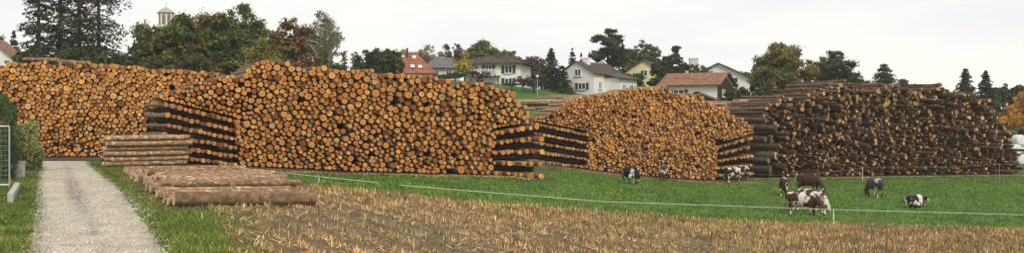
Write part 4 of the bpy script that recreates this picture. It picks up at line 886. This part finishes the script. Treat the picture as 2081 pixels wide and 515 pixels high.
def cow_mesh(pose, turn=0.0):
    "lofted trunk, neck, head and legs fused into one continuous skin"
    m = MB(); lie = pose == 'lie'; dz = -.60 if lie else 0
    def loft(st, n=14):
        v, f = [], []
        for x, zc, ry, rz in st:
            for k in range(n):
                a = 2 * math.pi * k / n; c_, s_ = math.cos(a), math.sin(a)
                v.append((x, ry * math.copysign(abs(c_) ** .85, c_), zc + rz * math.copysign(abs(s_) ** .85, s_)))
        for i in range(len(st) - 1):
            for k in range(n): f.append((i * n + k, (i + 1) * n + k, (i + 1) * n + (k + 1) % n, i * n + (k + 1) % n))
        f += [tuple(range(n)), tuple(range((len(st) - 1) * n, len(st) * n))[::-1]]; m.add(v, f)
    loft([(-1.0, 1.12 + dz, .13, .16), (-.93, 1.09 + dz, .25, .27), (-.75, 1.05 + dz, .30, .345), (-.45, 1.0 + dz, .32, .40), (-.1, .965 + dz, .37, .44), (.25, .965 + dz, .35, .44), (.5, .99 + dz, .29, .41), (.66, 1.02 + dz, .22, .33), (.74, 1.03 + dz, .15, .24)])
    if pose == 'graze': hd, mz = Vector((1.10, turn * .6, .46)), Vector((1.20, turn * .8, .12)); nk = [(.55, 0, 1.08), (.82, turn * .1, .90), hd]
    elif lie: hd, mz = Vector((1.00, turn, 1.16 + dz)), Vector((1.30, turn * 1.6, .98 + dz)); nk = [(.5, 0, 1.08 + dz), (.80, turn * .4, 1.12 + dz), hd]
    else: hd, mz = Vector((1.14, turn * .5, 1.42)), Vector((1.44, turn * .9, 1.22)); nk = [(.5, 0, 1.12), (.84, turn * .2, 1.26), hd]
    m.tube(nk, [.29, .215, .15], 12)
    b1 = hd.lerp(mz, -.25); m.tube([b1, hd, hd.lerp(mz, .55), mz, mz + (mz - hd) * .12], [.10, .155, .125, .10, .07], 10)
    for sg in (-1, 1): m.tube([hd + Vector((-.03, sg * .10, .04)), hd + Vector((-.07, sg * .20, .06)), hd + Vector((-.09, sg * .30, .03))], [.045, .06, .035], 7)
    for sg in (-1, 1):
        if lie:
            m.tube([(.45, sg * .2, .30), (.82, sg * .24, .12), (.52, sg * .30, .07)], [.15, .08, .06], 8); m.tube([(-.70, sg * .2, .40), (-.22, sg * .42, .16), (-.60, sg * .48, .07)], [.24, .12, .06], 8)
        else:
            o = .07 * sg
            m.tube([(.46, sg * .17, .92), (.47 + o * .5, sg * .19, .62), (.47 + o, sg * .17, .42), (.46 + o, sg * .17, .16), (.48 + o, sg * .17, .09), (.50 + o, sg * .17, .0)], [.17, .12, .075, .055, .065, .075], 9)
            m.tube([(-.74, sg * .16, 1.0), (-.70 - o * .5, sg * .21, .72), (-.85 - o, sg * .18, .46), (-.82 - o, sg * .18, .17), (-.80 - o, sg * .18, .09), (-.78 - o, sg * .18, .0)], [.22, .165, .08, .058, .066, .075], 9)
    if not lie: m.tube([(-.52, 0, .72), (-.48, 0, .58), (-.46, 0, .50)], [.17, .16, .09], 9)
    m.tube([(-.96, 0, 1.20 + dz), (-1.09, 0, 1.08 + dz), (-1.12, .02, .72 + dz * .8), (-1.10, .03, .50 + dz * .6), (-1.09, .03, .36 + dz * .42)], [.05, .045, .035, .05, .03], 7)
    o = link('cow_body', m.mesh('cow_body', []))
    r_ = o.modifiers.new('Remesh', 'REMESH'); r_.mode = 'VOXEL'; r_.voxel_size = .032; r_.use_smooth_shade = True
    s_ = o.modifiers.new('Smooth', 'SMOOTH'); s_.iterations = 4; s_.factor = .5
    dg = bpy.context.evaluated_depsgraph_get(); out = bpy.data.meshes.new_from_object(o.evaluated_get(dg)); bpy.data.objects.remove(o); out.name = 'cow_' + pose
    zmin = min(v.co.z for v in out.vertices)
    for v in out.vertices: v.co.z -= zmin
    return out
BR, BK = (.062, .024, .014), (.014, .013, .013)
cows = [(1284, 376, 'graze', 55, BK, .58, 1, .95, 'black and white cow grazing alone before the thin-log pile'),
        (1350, 369, 'graze', 68, BR, .54, 2, .88, 'brown and white cow seen from behind close to the thin-log pile'),
        (1494, 374, 'stand', 20, BK, .50, 3, .95, 'black and white cow standing with raised head before the pile gap'),
        (1593, 399, 'graze', 72, BR, .58, 4, .95, 'brown cow with white flank seen from behind beside the grazing group'),
        (1645, 394, 'graze', -48, BR, .66, 5, .96, 'dark brown cow grazing behind the brown and white pair'),
        (1634, 440, 'graze', -32, BR, .53, 6, .94, 'brown and white cow grazing right behind the white fence tape'),
        (1650, 430, 'graze', -52, BR, .52, 17, .92, 'brown and white cow half hidden behind its grazing neighbour'),
        (1622, 430, 'graze', 232, BK, .60, 8, .85, 'dark-headed cow grazing the other way behind the front pair'),
        (1777, 402, 'graze', 94, (.070, .056, .047), .56, 9, .95, 'grey-brown cow grazing apart, seen from behind'),
        (1860, 424, 'lie', 38, BK, .54, 12, .92, 'black and white cow lying in the grass')]
for px, py, pose, rz, pc, thr, sd_, sc, lb in cows:
    x, y = hit(px, py); o = link('cow', cow_mesh(pose, .1 if sd_ % 2 else -.1), loc=(x, y, float(G(x, y)) - .015)); o.rotation_euler = (0, 0, math.radians(rz)); o.scale = (sc,) * 3
    o.data.materials.clear(); o.data.materials.append(m_cow('cow_hide', pc, thr=thr, seed=sd_)); tag(o, lb, 'cow', 'cattle in the pasture')

# ------------------------------------------------------------------ stubble stalks, straw, grass
def blades(name, P, h, w, lean, mt, g, label, cat, tip=.25):
    n = len(P); a = g.uniform(0, 2 * math.pi, n); dx = np.stack([np.cos(a), np.sin(a), np.zeros(n)], 1) * w[:, None] / 2
    b_ = g.uniform(0, 2 * math.pi, n); top = P + np.stack([np.cos(b_) * lean * h, np.sin(b_) * lean * h, h], 1)
    v = np.stack([P - dx, P + dx, top + dx * tip, top - dx * tip], 1).reshape(-1, 3)
    o = link(name, mesh_np(name, v, np.arange(4 * n).reshape(n, 4), [mt])); return tag(o, label, cat, kind='stuff')
g = np.random.default_rng(77)
def m_straw(name, lo, mid, hi):
    m, nt, b = mat(name); c = ramp(nt, island_rand(nt), [(0, lo), (.5, mid), (1, hi)])
    c = mixc(nt, 1.0, c, ramp(nt, noise(nt, .7, 5, .7), [(.36, (.50, .55, .5)), (.5, (1.0, 1.0, 1.0)), (.64, (1.35, 1.3, 1.25))]), 'MULTIPLY')
    c = mixc(nt, 1.0, c, ramp(nt, noise(nt, .13, 4, .6, vscale=(1, 2.2, 1)), [(.36, (.80, .88, .8)), (.62, (1.28, 1.14, 1.0))]), 'MULTIPLY')
    nt.links.new(c, b.inputs['Base Color']); return m
M_stalk = m_straw('dry_stalk', (.13, .080, .034), (.35, .24, .105), (.66, .51, .27)); M_straw = m_straw('straw_litter', (.20, .12, .055), (.46, .32, .16), (.78, .66, .43))
# rows of maize stalks run with the far edge of the field
def stub_points(n):
    x = g.uniform(-14, 46, n * 2); y = 11 + (g.random(n * 2) ** .8) * 40; k = in_stubble(x, y) & (np.abs(x) < y * .60 + 1); x, y = x[k], y[k]
    # headland rows run with the far edge, the others across towards the road
    far = np.interp(x, [p[0] for p in ST_FAR], [p[1] for p in ST_FAR]); q = far - y; head = q < 2.6 + .62 * np.maximum(x + 2, 0)
    q2 = np.round(q / .75) * .75 + .3 + g.normal(0, .05, len(x)); y = np.where(head, far - q2, y)
    c_ = x * .83 + y * .55; c_ += .25 * np.sin(x * .7 + y * .23) ; e_ = np.round(c_ / .98) * .98 + g.normal(0, .11, len(x)) - c_; e_ = np.where(g.random(len(x)) < .12, 0, e_); x = np.where(head, x, x + e_ * .83); y = np.where(head, y, y + e_ * .55)
    q = np.where(head, 0, 9)
    return x, y, q
x, y, q = stub_points(60000); k = g.random(len(x)) < np.where(q < 1, .95, np.clip(.50 + .35 * np.sin(x * .9 + 2 * np.sin(y * .6)) * np.sin(y * .8 + x * .3), .12, .85)); x, y = x[k], y[k]
P = np.stack([x, y, G(x, y)], 1); n = len(P); h = g.uniform(.06, .22, n)
blades('stubble_stalks', P, h, g.uniform(.022, .045, n), g.uniform(0, .35, n), M_stalk, g, 'cut maize stalks standing in rows on the brown field', 'stubble', .8)
x, y, q = stub_points(52000); x = x + g.normal(0, .14, len(x)); y = y + g.normal(0, .14, len(x)); k = in_stubble(x, y) & (g.random(len(x)) < np.where(q < 1, .45, .9)); x, y = x[k], y[k]
P = np.stack([x, y, G(x, y) + .03], 1); n = len(P)
blades('straw_litter', P, g.uniform(.02, .08, n), g.uniform(.02, .045, n), g.uniform(2, 6, n), M_straw, g, 'pale dry maize leaves littering the stubble field', 'straw', .5)
M_blade = m_straw('grass_blade', (.044, .092, .010), (.098, .182, .022), (.19, .285, .044)); M_blade2 = m_straw('verge_blade', (.055, .085, .014), (.115, .165, .030), (.24, .27, .075))
# pasture
x = g.uniform(-18, 66, 260000); y = 38 + g.random(260000) ** 1.15 * 58; k = ~in_stubble(x, y) & (np.abs(x) < y * .58 + 1) & (road_side(x, y) > .3)
cl_ = np.sin(x * 2.1 + np.sin(y * 1.3) * 2) * np.sin(y * 2.7 + np.sin(x * .9) * 2); k &= (cl_ + g.random(len(x)) * 1.6 > .1)
k &= ~((x < -1) & (y > 56.4)) & ~((x > -2) & (x < 22) & (y > 78.5)) & ~((x > 20) & (y > 82 + (x - 22) * .15)); x, y = x[k], y[k]; P = np.stack([x, y, G(x, y)], 1); n = len(P)
blades('pasture_grass', P, np.where(g.random(n) < .12, g.uniform(.10, .18, n), g.uniform(.03, .08, n)), g.uniform(.03, .08, n), g.uniform(.3, 1.4, n), M_blade, g, 'short green pasture grass around the cows', 'grass')
# verges on both sides of the road
x = g.uniform(-30, 0, 420000); y = 12 + g.random(420000) * 46; rs = road_side(x, y); k = (rs > -.12 + g.normal(0, .12, len(x))) & (rs < 9) & ~in_stubble(x - np.abs(g.normal(0, 1.0, len(x))), y) & (x > -y * .58 - 1) & ~((x > -24.5) & (y > 56) & (x > -22)); x, y = x[k], y[k]; P = np.stack([x, y, G(x, y)], 1); n = len(P)
blades('verge_grass', P, g.uniform(.03, .12, n), g.uniform(.012, .035, n), g.uniform(.2, 1.3, n), M_blade2, g, 'long bright green grass on the road verges', 'grass')

def bits(name, x, y, dz, r, flat, mt, label, cat):
    n = len(x); a = g.uniform(0, 6.28, n); z = G(x, y) + dz; v = np.empty((n, 5, 3))
    for k in range(4):
        q = r * g.uniform(.7, 1.3, n); v[:, k] = np.stack([x + np.cos(a + k * 1.571) * q, y + np.sin(a + k * 1.571) * q, z - .004], 1)
    v[:, 4] = np.stack([x + r * .2, y, z + r * flat], 1); i = np.arange(n) * 5
    f = np.concatenate([np.stack([i + k, i + (k + 1) % 4, i + 4], 1) for k in range(4)]); return tag(link(name, mesh_np(name, v.reshape(-1, 3), f, [mt])), label, cat, kind='stuff')
x = g.uniform(-31, -4, 120000); y = 12 + g.random(120000) ** 1.2 * 49; k = (road_side(x, y) < .12 + g.normal(0, .10, len(x))) & (g.random(len(x)) < .8); x, y = x[k], y[k]
bits('gravel', x, y, .03, g.uniform(.010, .030, len(x)), .8, m_straw('gravel_stone', (.13, .115, .09), (.44, .40, .33), (.70, .66, .58)), 'loose pale gravel scattered over the road', 'gravel')
qa = g.random(9000) * dist * 1.03 - .3; ql = g.uniform(-.7, 5.6, 9000); dn = np.array([math.cos(th), math.sin(th)]); pp = A0[None] + (A1 - A0)[None] / dist * qa[:, None] + dn[None] * ql[:, None] + np.array([.25, -.7])[None] * g.random(9000)[:, None]
k = (qa < 1.2) | (ql < 0.1) | (ql > 4.5) | (g.random(9000) < .1)
bits('bark_litter', pp[k, 0], pp[k, 1], .04, g.uniform(.02, .07, k.sum()), .35, m_straw('bark_flake', (.05, .030, .018), (.14, .088, .052), (.42, .31, .20)), 'torn bark flakes littering the ground around the felled trunks', 'bark')
for n_, A_, B_ in ((4500, (-17.5, 56.2), (1.0, 55.9)), (3500, (4.5, 79.2), (20, 77.6)), (4500, (21, 82), (49, 87.5))):
    t_ = g.random(n_); x = A_[0] + (B_[0] - A_[0]) * t_ + g.normal(0, .3, n_); y = A_[1] + (B_[1] - A_[1]) * t_ - np.abs(g.normal(0, .7, n_)) + .3
    bits('bark_litter', x, y, .04, g.uniform(.03, .10, n_), .4, bpy.data.materials['bark_flake'], 'torn bark and splinters strewn along the foot of a log pile', 'bark')

# ------------------------------------------------------------------ autumn haze in the air
hz, nt, b = mat('autumn_haze'); nt.nodes.remove(b); pv = N(nt, 'ShaderNodeVolumePrincipled'); pv.inputs['Color'].default_value = (.93, .94, .95, 1); pv.inputs['Density'].default_value = .0003
nt.links.new(pv.outputs[0], nt.nodes['Material Output'].inputs['Volume'])
m = MB(); m.box(-240, 285, -50, 400, -3, 60); o = m.build('haze', hz); tag(o, 'thin pale autumn haze lying over the whole place', 'haze', kind='stuff')
